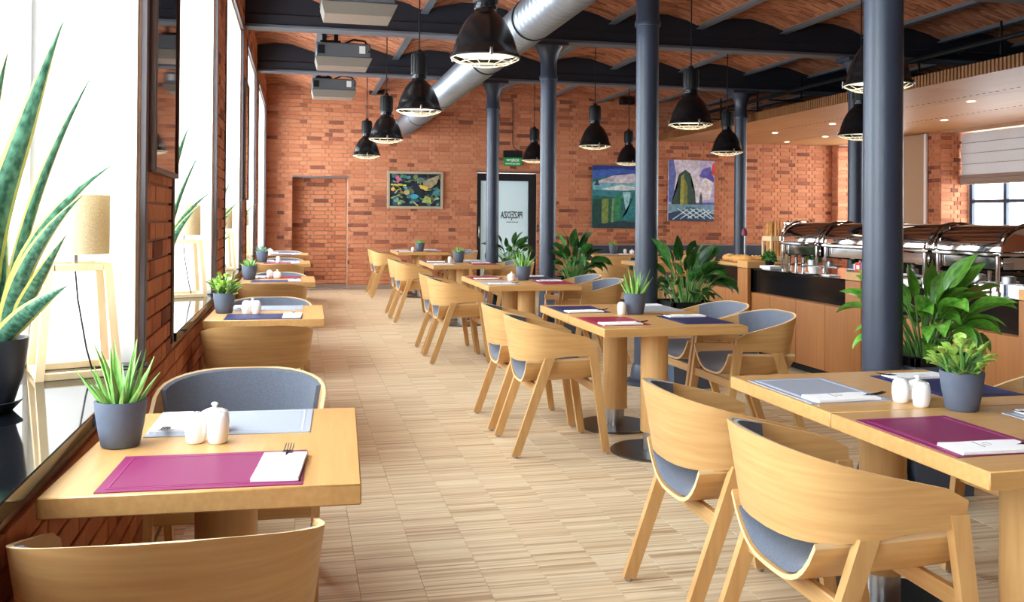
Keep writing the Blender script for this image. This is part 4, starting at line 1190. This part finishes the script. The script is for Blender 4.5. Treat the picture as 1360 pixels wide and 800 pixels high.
def make_sill_lamp():
    t = thing('table_lamp', 'x', 'lamp')
    bm = BM(); b_lathe(bm, [(.108, .405), (.108, .605), (.106, .605), (.106, .405), (.108, .405)], 40); lsh = ob('lamp_shade', mesh(bm, 'lamp_shade', 'linen'), t)
    fo, fi, hb, ht = .118, .088, .0, .375
    cs = [(-1, -1), (1, -1), (1, 1), (-1, 1)]
    for sx, sy in cs:
        bm = BM(); b_bar(bm, (sx * fo, sy * fo, 0), (sx * fi, sy * fi, ht), .026, .026); ob('leg', mesh(bm, 'leg', 'pale_wood'), t)
    for z, q in ((.012, fo), (ht - .012, fi)):
        for a in range(4): ob('cross_bar', boxmesh('cross_bar', (0, q, z), (2 * q - .026, .022, .024), 'pale_wood', .002), t, rot=(0, 0, a * PI / 2))
    ob('cross_bar', boxmesh('cross_bar', (0, 0, ht - .012), (2 * fi - .022, .022, .02), 'pale_wood'), t)
    bm = BM(); b_lathe(bm, [(0, .365), (.009, .365), (.009, .43), (.018, .435), (.018, .49), (0, .49)], 14); ob('socket_stem', mesh(bm, 'socket_stem', 'brushed'), t)
    bm = BM(); b_lathe(bm, [(0, .485), (.014, .49), (.028, .525), (.022, .55), (0, .56)], 14); ob('bulb', mesh(bm, 'bulb', 'ceramic'), t)
    bm = BM()
    for k in range(3):
        a = 2 * PI * k / 3; b_tube(bm, [(.017 * math.cos(a), .017 * math.sin(a), .47), (.107 * math.cos(a), .107 * math.sin(a), .47)], .0018, 5)
    ob('shade_spider', mesh(bm, 'shade_spider', 'brushed'), lsh)
    bm = BM(); b_tube(bm, [(0, 0, .365), (.01, .0, .25), (.04, .01, .08), (.06, .02, .006), (.10, .06, .005), (.17, .02, .005), (.24, -.02, .005)], .0032, 6); ob('cord', mesh(bm, 'cord', 'blackmat'), t)
    return t
sl = make_sill_lamp()
for k in range(4):
    o = sl if k == 0 else dup(sl, (0, 0, 0), 0)
    o.location = (-.735, 3.40 + 3.06 * k, SILLZ); o.rotation_euler = (0, 0, .35 - .05 * k)
    o['label'] = f'wooden-legged lamp with linen drum shade on the {ORD[k]} window sill'; o['group'] = 'lamps on the window sills'

# ================================================================== FAR WALL: door, sign, paintings, bench
t = ob('door_1', None, None, ((DX0 + DX1) / 2, YF, 0)); t['kind'] = 'structure'
dw = DX1 - DX0
bm = BM()
for s, ww in ((-1, .07), (1, .15)): b_box(bm, (s * (dw / 2 - ww / 2 - .003), .06, (DZ1 - .01) / 2), (ww, .10, DZ1 - .01), .004)
b_box(bm, (0, .06, DZ1 - .08), (dw - .01, .098, .14), .004); b_box(bm, (0, .06, .05), (dw - .01, .09, .1), .004)
ob('door_frame', mesh(bm, 'door_frame', 'door_black'), t)
gx0, gx1 = -dw / 2 + .073, dw / 2 - .153
ob('door_glass', boxmesh('door_glass', ((gx0 + gx1) / 2, .06, 1.07), (gx1 - gx0 + .004, .012, 1.92), 'frost'), t)
bm = BM(); b_box(bm, (-dw / 2 + .036, -.02, 1.05), (.02, .03, .22), .006); b_box(bm, (-dw / 2 + .036, .0, 1.0), (.03, .02, .06)); ob('door_handle', mesh(bm, 'door_handle', 'brushed'), t)
ob('lintel', boxmesh('lintel', (0, -.006, DZ1 + .015), (dw + .04, .05, .03), 'flange'), t)
def text(body, size, name, mat, parent, loc, rot, ext=.001, sx=1, cx=1.0, align='LEFT', bold=0):
    cu = bpy.data.curves.new(name, 'FONT'); cu.body = body; cu.size = size; cu.extrude = ext; cu.align_x = align; cu.offset = bold
    tmp = bpy.data.objects.new('tmp', cu); C.objects.link(tmp)
    bpy.context.view_layer.update()
    me = bpy.data.meshes.new_from_object(tmp.evaluated_get(bpy.context.evaluated_depsgraph_get()))
    C.objects.unlink(tmp); bpy.data.objects.remove(tmp)
    me.materials.clear(); me.materials.append(M[mat])
    o = ob(name, me, parent, loc, rot); o.scale = (sx * cx, 1, 1)
    return o
# lettering on the far side of the glass, read from here in reverse
dl = text('PRZĘDZA', .18, 'door_lettering', 'letter', t, (gx1 - .105, .05, 1.315), (R(90), 0, 0), bold=.003)
dl.scale = (-.43 / max(v.co.x for v in dl.data.vertices), 1, 1)
bm = BM()
for k in range(9): b_box(bm, (gx1 - .20 - k * .026, .051, 1.24), (.014, .004, .018))
ob('small_lettering', mesh(bm, 'small_lettering', 'letter', smooth=False), t)
t = thing('exit_sign', 'green illuminated exit sign above the frosted door', 'sign', (3.95, YF - BT - .002, 2.30))
ob('sign_case', boxmesh('sign_case', (0, -.03, .225), (.36, .06, .13), 'blackmat', .006), t)
ob('sign_face', boxmesh('sign_face', (0, -.03, .08), (.35, .022, .16), 'green_sign', .003), t)
text('WYJŚCIE', .062, 'sign_lettering', 'sign_white', t, (0, -.042, .09), (R(90), 0, 0), align='CENTER')
text('EWAKUACYJNE', .04, 'sign_lettering', 'sign_white', t, (0, -.042, .03), (R(90), 0, 0), align='CENTER')
bm = BM(); b_tube(bm, [(.1, -.02, .29), (.02, -.02, .36), (0, -.015, .45), (0, -.012, 1.2)], .007, 6); ob('cable', mesh(bm, 'cable', 'blackmat'), t)

_pc = {}
def pcol(c):
    if c not in _pc: _pc[c] = plain('paint_%d_%d_%d' % c, rgb(*c), .55, noise=.34, nscale=16)
    return _pc[c]
def picture(name, lab, cx, cz, w_, h_, base, polys, frame=None, depth=.035, tilt=0):
    """polys: (colour, [(u,v)...]) with u,v in 0..1 from lower left; flat paint shapes on a canvas"""
    t = thing(name, lab, 'painting', (cx, YF - BT - .004, cz))
    t.rotation_euler = (0, tilt, 0)
    ob('canvas', boxmesh('canvas', (0, -depth / 2, 0), (w_, depth, h_), pcol(base)), t)
    bm = BM(); mats = []; y = -depth - .0004
    for col, pts in polys:
        m_ = pcol(col)
        if m_ not in mats: mats.append(m_)
        f = bm.faces.new([bm.verts.new(((min(max(u, 0), 1) - .5) * w_, y, (min(max(v, 0), 1) - .5) * h_)) for u, v in pts]); f.material_index = mats.index(m_)
        y -= .00025
    bmesh.ops.triangulate(bm, faces=[f for f in bm.faces if len(f.verts) > 4])
    for f in bm.faces:
        if f.normal.y > 0: f.normal_flip()
    ob('painted_shapes', mesh(bm, 'painted_shapes', mats, smooth=False, fix=False), t)
    if frame:
        bm = BM(); fwid = .05
        for s in (-1, 1):
            b_box(bm, (s * (w_ / 2 + fwid / 2 - .002), -.022, 0), (fwid, .044, h_ + 2 * fwid), .004); b_box(bm, (0, -.022, s * (h_ / 2 + fwid / 2 - .002)), (w_, .043, fwid), .004)
        ob('picture_frame', mesh(bm, 'picture_frame', frame), t)
    return t
def ell(cx, cy, a, b, n=14, r=0): return [(cx + a * math.cos(2 * PI * k / n) * math.cos(r) - b * math.sin(2 * PI * k / n) * math.sin(r), cy + a * math.cos(2 * PI * k / n) * math.sin(r) + b * math.sin(2 * PI * k / n) * math.cos(r)) for k in range(n)]
def strip(a, b, w_):
    dx, dy = b[0] - a[0], b[1] - a[1]; l = math.hypot(dx, dy); nx, ny = -dy / l * w_ / 2, dx / l * w_ / 2
    return [(a[0] + nx, a[1] + ny), (a[0] - nx, a[1] - ny), (b[0] - nx, b[1] - ny), (b[0] + nx, b[1] + ny)]
M['pic_frame'] = plain('silvered_wood_frame', rgb(168, 152, 128), .5)
rp = random.Random(21)
P1 = []
for k in range(70):
    c = rp.choice([(50, 120, 134), (84, 150, 156), (40, 96, 110), (110, 124, 78), (28, 66, 82), (70, 130, 120)]); P1.append((c, ell(rp.uniform(.05, .95), rp.uniform(.05, .95), rp.uniform(.03, .1), rp.uniform(.02, .06), 9, rp.uniform(0, 3))))
for k in range(60):
    a = (rp.uniform(.02, .98), rp.uniform(.02, .95)); an = rp.uniform(0, 6); l = rp.uniform(.08, .2)
    P1.append((rp.choice([(20, 34, 44), (130, 150, 70), (196, 176, 84), (110, 90, 70)]), strip(a, (a[0] + l * math.cos(an), a[1] + l * math.sin(an)), rp.uniform(.01, .03))))
P1 += [((18, 34, 46), ell(.55, .5, .09, .26, 12, .3)), ((92, 118, 110), ell(.60, .80, .085, .075)), ((150, 140, 110), [(.66, .78), (.98, .98), (.92, .72), (.80, .55), (.64, .60)]), ((204, 172, 70), [(.56, .66), (.78, .60), (.72, .50), (.60, .55)]),
       ((120, 130, 100), strip((.36, .80), (.56, .80), .02)), ((176, 90, 120), [(.10, .86), (.14, .76), (.05, .80), (.16, .70), (.2, .80), (.26, .78), (.18, .88), (.16, .96)]), ((200, 190, 60), strip((.02, .66), (.32, .64), .04)),
       ((210, 150, 70), ell(.06, .52, .04, .06)), ((170, 150, 110), ell(.33, .42, .06, .07)), ((60, 150, 170), ell(.48, .30, .08, .07)), ((150, 160, 80), [(.62, .12), (.70, .34), (.80, .26), (.82, .08)])]
picture('framed_print', 'framed teal and ochre bird print on the brick wall', 2.11, 1.822, .94, .60, (16, 34, 48), P1, 'pic_frame', depth=.02)
P2 = [((28, 52, 128), [(0, .84), (1, .86), (1, 1), (0, 1)]), ((60, 96, 180), [(0, .78), (.5, .88), (1, .84), (1, .9), (.5, .96), (0, .92)]), ((196, 190, 206), [(0, .72), (.35, .84), (.7, .88), (1, .82), (1, .66), (0, .66)]),
      ((214, 206, 210), [(.2, .70), (.5, .79), (.95, .78), (.9, .70)]), ((110, 176, 188), [(0, .60), (1, .62), (1, .73), (0, .72)]), ((206, 214, 216), [(.14, .62), (.5, .70), (.9, .64), (.5, .59)]), ((52, 128, 140), [(0, .40), (1, .44), (1, .60), (0, .61)]),
      ((30, 104, 96), [(0, 0), (1, 0), (1, .46), (0, .52)]), ((150, 200, 206), [(.52, .58), (.66, .58), (.62, .3), (.58, .26)]), ((34, 124, 130), [(.5, .14), (.6, .25), (.72, .56), (1, .58), (1, .1)]), ((18, 70, 62), [(0, .05), (.18, .02), (.18, .46), (0, .46)]),
      ((120, 142, 70), [(.16, .08), (.27, .06), (.28, .47), (.16, .46)]), ((30, 92, 70), [(.27, .06), (.34, .07), (.34, .47), (.28, .47)]), ((112, 150, 100), [(.32, .08), (.36, .08), (.38, .48), (.34, .48)]), ((44, 132, 84), [(.38, .10), (.48, .16), (.5, .56), (.38, .50)]),
      ((22, 56, 66), [(.0, 0), (1, 0), (1, .06), (.5, .12), (0, .04)]), ((78, 94, 104), [(.80, .02), (.86, .5), (.95, .62), (1, .60), (1, .02)]), ((120, 124, 132), [(.9, .02), (.92, .4), (1, .5), (1, .02)]), ((196, 150, 130), [(.95, .6), (1, .85), (1, .58)]),
      ((40, 60, 80), [(.02, .68), (.08, .78), (.12, .68)]), ((30, 50, 70), [(.76, .68), (.82, .77), (.88, .68)])]
P2 += [((16, 60, 76), strip((.70 + .014 * k, .12 + .045 * k), (.78 + .012 * k, .16 + .045 * k), .012)) for k in range(9)]
picture('canvas_painting', 'blue green canvas of a flooded rocky chasm, partly behind the second column', 6.12, 1.74, 1.18, 1.21, (40, 110, 118), P2, tilt=.006)
P3 = [((92, 104, 168), [(0, .3), (.14, .3), (.2, .6), (.1, 1), (0, 1)]), ((206, 200, 214), [(.12, .5), (.2, 1), (.7, 1), (.6, .4)]), ((178, 172, 206), [(.6, .3), (.68, 1), (1, 1), (1, .3)]), ((214, 206, 214), [(.5, .28), (.58, .7), (.66, .95), (.7, .6), (.66, .28)]),
      ((96, 92, 176), [(.66, .74), (.74, .86), (.9, .9), (.98, .72), (.86, .68)]), ((74, 70, 160), [(.76, .70), (.9, .84), (1, .7), (.98, .64)]), ((222, 214, 220), [(.66, .62), (.8, .72), (.98, .64), (.9, .36), (.68, .34)]), ((214, 52, 46), [(.93, .78), (1, .76), (1, .98), (.95, .94)]),
      ((78, 84, 168), [(.58, .26), (1, .26), (1, .31), (.6, .30)]), ((42, 72, 58), [(.06, .26), (.1, .36), (.2, .56), (.22, .76), (.36, .84), (.47, .78), (.50, .58), (.58, .48), (.60, .26)]), ((150, 152, 60), [(.25, .24), (.26, .72), (.33, .78), (.35, .5), (.33, .22)]),
      ((112, 118, 50), [(.33, .22), (.34, .70), (.42, .56), (.41, .24)]), ((26, 50, 44), [(.20, .26), (.20, .70), (.26, .76), (.25, .26)]), ((54, 78, 70), [(.67, .24), (.68, .42), (.71, .48), (.74, .38), (.73, .24)]),
      ((112, 150, 170), [(0, .14), (1, .14), (1, .27), (0, .27)]), ((34, 62, 96), [(0, 0), (1, 0), (1, .12), (.5, .2), (.2, .16), (0, .12)]), ((60, 100, 120), [(.25, .10), (.4, .24), (.6, .22), (.5, .1)])]
for k in range(5):
    P3.append(((186, 212, 222), strip((.1 + .16 * k, .02 + .01 * k), (.42 + .16 * k, .19), .018))); P3.append(((196, 216, 226), strip((.2 + .14 * k, .20), (.52 + .14 * k, .04), .018)))
picture('canvas_painting', 'canvas of tall green rock against pale violet sky, right of the second column', 7.58, 1.885, .97, 1.20, (196, 190, 214), P3, tilt=.012)

# wall bench
t = thing('wall_bench', 'charcoal upholstered bench along the brick wall beneath the paintings', 'bench', (7.0, YF - BT - .004, 0))
n = 5; bl = 4.3 / n
for k in range(n):
    x = -2.15 + bl * (k + .5) + .3
    ob('back_cushion', boxmesh('back_cushion', (x, -.09, .60), (bl - .008, .14, .42), 'booth', .025, seg=2), t)
    ob('seat_cushion', boxmesh('seat_cushion', (x, -.29, .40), (bl - .008, .55, .12), 'booth', .025, seg=2), t)
ob('plinth', boxmesh('plinth', (.3, -.27, .17), (4.28, .48, .34), 'blackmat'), t)

# ================================================================== BUFFET
CX0, CX1, CZ = 4.27, 5.25, .86
def cab(y0, y1, lab, panels, posts=True, topz=CZ):
    t = thing('buffet_cabinet', lab, 'counter', (CX0, y0, 0), 0, 'buffet counter units')
    L = y1 - y0; D = CX1 - CX0
    ob('carcass', boxmesh('carcass', (D / 2 + .03, L / 2, .36), (D - .06, L - .004, .56), 'oak_panel'), t)
    ob('plinth', boxmesh('plinth', (D / 2 + .04, L / 2, .04), (D - .10, L - .01, .08), 'blackmat'), t)
    pw_ = (L - .006) / panels
    for k in range(panels):
        ob('front_panel', boxmesh('front_panel', (.008, .003 + pw_ * (k + .5), .355), (.022, pw_ - .006, .55), 'oak_panel', .0015), t)
    ob('black_band', boxmesh('black_band', (D / 2 + .012, L / 2, .74), (D - .016, L - .004, .20), 'counterblack'), t)
    ob('stone_top', boxmesh('stone_top', (D / 2 + .004, L / 2, CZ - .01), (D - .004, L - .002, .02), 'sill', .003), t)
cab(8.29, 9.65, 'oak buffet unit at the bread end, behind the dark leafy plant', 3)
cab(6.45, 8.29, 'long oak buffet unit with black band under the first roll-top warmers', 4)
cab(4.64, 6.45, 'oak buffet unit with black band behind the nearest column', 4)
cab(3.1, 4.64, 'oak buffet unit at the right edge behind the bright leafy plant', 3)
for y, l in ((8.29, 'oak buffet post between bread end and warmers'), (6.45, 'oak buffet post beside the nearest column, carrying sachets'), (4.64, 'oak buffet post at the right edge of the buffet')):
    t = thing('buffet_post', l, 'post', (CX0 - .004, y, 0), 0, 'oak posts of the buffet')
    ob('post_body', boxmesh('post_body', (-.0245, 0, .429), (.036, .205, .858), 'oak_panel', .002), t)
    ob('post_foot', boxmesh('post_foot', (-.0245, 0, .03), (.042, .21, .06), 'blackmat', .002), t)
    tag(ob('oak_ledge', boxmesh('oak_ledge', (0, 0, .0345), (.19, .21, .067), 'oak_x', .003), None, (CX0 + .046, y, CZ + .001)), l.replace('buffet post', 'ledge block on the buffet edge'), 'ledge', 'oak ledge blocks')
def make_chafer():
    t = thing('chafing_dish', 'x', 'food warmer')
    L, D = .64, .44       # length along y, depth along x
    bm = BM(); seg = 18; prof = []
    # roll-top lid: half cylinder along y, slightly domed ends
    ys = [(-L / 2 + .0, .90), (-L / 2 + .012, .97), (-L / 2 + .05, 1.0), (0, 1.0), (L / 2 - .05, 1.0), (L / 2 - .012, .97), (L / 2, .90)]
    rows = [[Vector((D / 2 * q * math.cos(PI * k / seg), y, .275 + .175 * q * math.sin(PI * k / seg))) for k in range(seg + 1)] for y, q in ys]
    vs = b_grid(bm, rows)
    bm.faces.new(vs[0][::-1]); bm.faces.new(vs[-1])
    lid = ob('roll_lid', mesh(bm, 'roll_lid', 'chrome', ang=40), t)
    bm = BM()
    for y in (-L / 2 - .004, L / 2 + .004):
        b_tube(bm, [(D / 2 * 1.02 * math.cos(PI * k / 16), y, .275 + .182 * math.sin(PI * k / 16)) for k in range(17)], .009, 8)
    ob('lid_rim', mesh(bm, 'lid_rim', 'chrome'), lid)
    bm = BM(); b_box(bm, (0, 0, .255), (D + .03, L + .03, .03), .008); b_box(bm, (0, 0, .195), (D - .05, L - .04, .10), .012); ob('water_pan', mesh(bm, 'water_pan', 'chrome'), t)
    for sx in (-1, 1):
        for sy in (-1, 1):
            bm = BM(); b_lathe(bm, [(0, 0), (.022, 0), (.022, .012), (.014, .016), (.014, .245), (.02, .25), (.02, .268), (0, .27)], 14, c=(sx * (D / 2 - .005), sy * (L / 2 - .03), 0)); ob('leg', mesh(bm, 'leg', 'chrome'), t)
    bm = BM(); b_box(bm, (0, 0, .05), (D - .03, .02, .012)); b_box(bm, (0, 0, .05), (.02, L - .08, .012))
    b_lathe(bm, [(0, .056), (.045, .056), (.045, .10), (.03, .104), (0, .104)], 16, c=(0, -.14, 0)); b_lathe(bm, [(0, .056), (.045, .056), (.045, .10), (.03, .104), (0, .104)], 16, c=(0, .14, 0))
    ob('burner_shelf', mesh(bm, 'burner_shelf', 'brushed'), t)
    bm = BM()
    for sy in (-1, 1): b_tube(bm, [(-D / 2 + .015, sy * .06, .33), (-D / 2 - .03, sy * .06, .325), ], .005, 6)
    b_tube(bm, [(-D / 2 - .03, -.09, .325), (-D / 2 - .03, .09, .325)], .008, 8); ob('lid_handle', mesh(bm, 'lid_handle', 'chrome'), lid)
    return t
chf = make_chafer()
for i, (y, l) in enumerate([(7.62, 'roll-top steel food warmer, farthest of the four, beside the herbs'), (6.90, 'roll-top steel food warmer partly hidden by the left side of the nearest column'),
                            (6.18, 'roll-top steel food warmer just right of the nearest column'), (5.46, 'roll-top steel food warmer, nearest, its round end facing us at far right')]):
    o = chf if i == 0 else dup(chf, (0, 0, 0), 0)
    o.location = (4.66, y, CZ if i != 9 else CZ); o['label'] = l; o['group'] = 'roll-top food warmers on the buffet'
# herbs in small pots
hl = [leafmesh('herb_leaf', blade(.03, .016, .6, n=3, base=.2, up0=u, stalk=.05), ['herb', 'stem']) for u in (1.4, 1.0, .7)]
def herb(x, y, z, lab):
    t = thing('herb_pot', lab, 'plant', (x, y, z), 0, 'herb pots on the buffet')
    t.scale = (1.3, 1.3, 1.25)
    bm = BM(); b_lathe(bm, [(0, 0), (.035, 0), (.045, .06), (.041, .06), (.038, .05), (0, .05)], 16); ob('pot', mesh(bm, 'pot', 'potdark'), t)
    rg = random.Random(int(y * 100))
    bm = BM()
    for k in range(240):
        a = rg.uniform(0, 2 * PI); rr = .055 * math.sqrt(rg.random()); h_ = .05 + rg.random() * .085 * (1 - (rr / .07) ** 2)
        c = Vector((rr * math.cos(a), rr * math.sin(a), h_)); d = Vector((rg.uniform(-1, 1), rg.uniform(-1, 1), rg.uniform(.1, 1))).normalized() * .018; e = d.cross(Vector((rg.uniform(-1, 1), rg.uniform(-1, 1), .3))).normalized() * .008
        bm.faces.new([bm.verts.new(c - d), bm.verts.new(c + e), bm.verts.new(c + d), bm.verts.new(c - e)])
    o = ob('foliage', mesh(bm, 'foliage', 'herb', smooth=False, fix=False), t); o['kind'] = 'stuff'
herb(4.56, 8.38, CZ, 'round herb plant in front of the breadstick crate'); herb(4.9, 8.14, CZ, 'herb pot left of the farthest food warmer'); herb(5.12, 7.72, CZ, 'herb pot behind the farthest food warmer')
herb(5.12, 7.35, CZ, 'herb pot behind the gap between first two food warmers'); herb(5.14, 6.95, CZ, 'herb pot behind the second food warmer')
# breads, crate, cereal dispensers, crockery
def loaf(x, y, z, lab, l=.12, wd=.07, h=.06, rz=0):
    bm = BM(); b_lathe(bm, [(0, 0), (.7, 0), (.95, .25), (1, .5), (.8, .85), (.4, 1), (0, 1.02)], 18)
    for v in bm.verts: v.co = Vector((v.co.x * wd, v.co.y * l, v.co.z * h))
    b_ = tag(ob('bread_loaf', mesh(bm, 'bread_loaf', 'bread', ang=70), None, (x, y, z), (0, 0, rz)), lab, 'bread', 'breads on the buffet')
    bm = BM()
    for k in (-1, 0, 1): b_tube(bm, [(-wd * .45, k * l * .35 - .01, h * .93), (0, k * l * .35, h * 1.03), (wd * .45, k * l * .35 + .01, h * .93)], .004, 5)
    ob('score_marks', mesh(bm, 'score_marks', 'cream'), b_)
tag(ob('bread_board', boxmesh('bread_board', (0, 0, .015), (.5, .9, .03), 'oak_y', .004), None, (4.58, 8.98, CZ)), 'oak board carrying loaves at the bread end of the buffet', 'board')
loaf(4.46, 8.78, CZ + .03, 'golden loaf on the oak board, nearest the post', .15, .09, .075, .4)
loaf(4.50, 9.12, CZ + .03, 'golden loaf at the far end of the oak board', .14, .08, .07, -.3)
loaf(4.70, 8.92, CZ + .03, 'small golden loaf at the back of the oak board', .11, .07, .06, 1.1)
t = thing('breadstick_crate', 'pale wooden stand filled with long breadsticks beside the herbs', 'crate', (4.95, 8.98, CZ))
bm = BM()
for sx in (-1, 1):
    for sy in (-1, 1): b_box(bm, (sx * .09, sy * .09, .14), (.022, .022, .28), .002)
for z in (.06, .27):
    for a in range(4): b_box(bm, (0, .09, z), (.20, .014, .05), .002, m=Matrix.Rotation(a * PI / 2, 4, 'Z'))
b_box(bm, (0, 0, .02), (.19, .19, .014))
ob('crate_frame', mesh(bm, 'crate_frame', 'pale_wood'), t)
rg = random.Random(3)
for k in range(14):
    x, y = rg.uniform(-.06, .06), rg.uniform(-.06, .06); bm = BM(); hh = rg.uniform(.40, .47)
    b_tube(bm, [(x, y, .03), (x * 1.1, y * 1.1, hh * .5), (x * 1.25, y * 1.25, hh)], [.013, .015, .009], 7); ob('breadstick', mesh(bm, 'breadstick', 'bread'), t)
t = thing('bread_tongs', 'burgundy-topped utensil stand left of the breadstick crate', 'utensil stand', (4.72, 9.22, CZ + .031))
bm = BM(); b_lathe(bm, [(0, 0), (.035, 0), (.035, .008), (.005, .012), (.005, .26), (0, .26)], 12); ob('stand', mesh(bm, 'stand', 'brushed'), t)
bm = BM(); b_lathe(bm, [(0, .26), (.03, .262), (.034, .30), (.02, .34), (0, .35)], 14); ob('burgundy_top', mesh(bm, 'burgundy_top', 'bur'), t)
for k in range(4):
    t = thing('cereal_dispenser', ['clear cereal dispenser, leftmost in the row behind the food warmers', 'clear cereal dispenser, second from left behind the food warmers', 'clear cereal dispenser, third from left behind the food warmers', 'clear cereal dispenser, rightmost in the row behind the food warmers'][k], 'dispenser', (5.14, 9.02 - .14 * k, CZ), 0, 'cereal dispensers on the buffet')
    bm = BM(); b_lathe(bm, [(.06, .10), (.06, .42), (.055, .42), (.055, .10), (.06, .10)], 18); ob('clear_tube', mesh(bm, 'clear_tube', 'jar'), t)
    bm = BM(); b_lathe(bm, [(0, .42), (.066, .42), (.066, .44), (.02, .45), (.015, .465), (0, .468)], 18); ob('steel_lid', mesh(bm, 'steel_lid', 'chrome'), t)
    bm = BM(); b_lathe(bm, [(0, .105), (.052, .105), (.052, .24 + .03 * (k % 3)), (0, .25 + .03 * (k % 3))], 14); ob('cereal', mesh(bm, 'cereal', 'cereal'), t)
    bm = BM(); b_lathe(bm, [(0, 0), (.06, 0), (.06, .012), (.02, .02), (.02, .08), (.05, .095), (.05, .10), (0, .10)], 16); ob('stand', mesh(bm, 'stand', 'chrome'), t)
t = thing('coffee_cup', 'white cup on saucer at the front of the buffet', 'cup', (4.345, 7.22, CZ))
bm = BM(); b_lathe(bm, [(0, .008), (.03, .008), (.042, .03), (.045, .07), (.042, .07), (.038, .03), (0, .016)], 20); ob('cup', mesh(bm, 'cup', 'ceramic'), t)
bm = BM(); b_lathe(bm, [(0, 0), (.04, 0), (.064, .012), (.063, .015), (.04, .006), (0, .005)], 24); ob('saucer', mesh(bm, 'saucer', 'ceramic'), t)
bm = BM(); b_tube(bm, [(.043, 0, .06), (.065, 0, .058), (.068, 0, .04), (.045, 0, .026)], .005, 8); ob('handle', mesh(bm, 'handle', 'ceramic'), t)
def tray(x, y, lab, l=.20, wd=.12, h=.035):
    bm = BM(); q = .8
    b_hexa(bm, [Vector(p) for p in ((-wd / 2 * q, -l / 2 * q, 0), (wd / 2 * q, -l / 2 * q, 0), (wd / 2 * q, l / 2 * q, 0), (-wd / 2 * q, l / 2 * q, 0), (-wd / 2, -l / 2, h), (wd / 2, -l / 2, h), (wd / 2, l / 2, h), (-wd / 2, l / 2, h))])
    bm.faces.ensure_lookup_table(); tf = bm.faces[1]
    r_ = bmesh.ops.inset_individual(bm, faces=[tf], thickness=.008, depth=0); bmesh.ops.translate(bm, verts=list(tf.verts), vec=(0, 0, -h * .7))
    tag(ob('serving_dish', mesh(bm, 'serving_dish', 'ceramic', smooth=False), None, (x, y, CZ)), lab, 'dish', 'white serving dishes')
tray(4.36, 7.99, 'white rectangular dish at the herb end of the buffet front'); tray(4.40, 6.02, 'white rectangular dish right of the nearest column', .16, .1, .04); tray(4.37, 7.0, 'flat white dish beside the coffee cup', .12, .09, .012)
for k, (m_, l) in enumerate((('redpack', 'red tea sachet box on the oak post'), ('bluepack', 'blue tea sachet box on the oak post'))):
    t = thing('sachet_box', l, 'box', (4.32, 6.495 - .085 * k, .9295), .2, 'sachet boxes on the buffet post')
    ob('box_body', boxmesh('box_body', (0, 0, .035), (.05, .07, .07), m_, .003), t); ob('white_label', boxmesh('white_label', (-.0256, 0, .035), (.002, .03, .03), 'white_frame'), t)
# plate rack with stacked plates at the right edge
t = thing('plate_stack', 'stack of white plates at the right edge of the buffet', 'plates', (4.62, 4.92, CZ))
bm = BM(); b_lathe(bm, [(0, 0), (.07, 0), (.115, .006), (.115, .0085), (.07, .004), (0, .004)], 24); plm = mesh(bm, 'plate', 'ceramic')
for k in range(16): ob('plate', plm, t, (0, 0, k * .0125))

# dark back buffet behind the warmers, with glasses and bottles
t = thing('back_buffet', 'low dark cabinet with open shelf behind the food warmers', 'cabinet', (7.3, 7.2, 0))
ob('cabinet_body', boxmesh('cabinet_body', (.3, 0, .40), (.58, 6.2, .72), 'counterblack', .004), t)
ob('cabinet_top', boxmesh('cabinet_top', (.3, 0, .78), (.62, 6.24, .035), 'sill', .004), t)
ob('upper_shelf', boxmesh('upper_shelf', (.42, 0, 1.06), (.34, 6.2, .025), 'oak_y', .003), t)
um = boxmesh('shelf_upright', (.42, 0, .925), (.32, .03, .25), 'blackmat')
for y in (-3.0, -1.5, 0, 1.5, 3.0): ob('shelf_upright', um, t, (0, y, 0))
bm = BM(); b_lathe(bm, [(0, 0), (.026, 0), (.030, .004), (.033, .11), (.030, .11), (.027, .008), (0, .006)], 14); GLS = mesh(bm, 'tumbler', 'jar')
bm = BM(); b_lathe(bm, [(0, 0), (.034, 0), (.036, .01), (.036, .12), (.014, .17), (.013, .21), (0, .212)], 14); BOT = mesh(bm, 'bottle', 'potdark')
rg = random.Random(9)
ORDN = ['first', 'second', 'third', 'fourth', 'fifth', 'sixth', 'seventh', 'eighth', 'ninth', 'tenth', 'eleventh', 'twelfth', 'thirteenth', 'fourteenth', 'fifteenth', 'sixteenth']
nb = nt_ = 0
for k in range(25):
    y = 9.9 - k * .22; wx = 7.42 if k % 2 else 7.40
    if k % 3 == 0: tag(ob('bottle', BOT, None, (wx, y, .7975)), f'{ORDN[nb]} dark bottle from the left on the low cabinet behind the food warmers', 'bottle', 'dark bottles on the back cabinet'); nb += 1
    else: tag(ob('tumbler', GLS, None, (wx, y, .7975)), f'{ORDN[nt_]} clear tumbler from the left on the low cabinet behind the food warmers', 'glass', 'tumblers on the back cabinet'); nt_ += 1
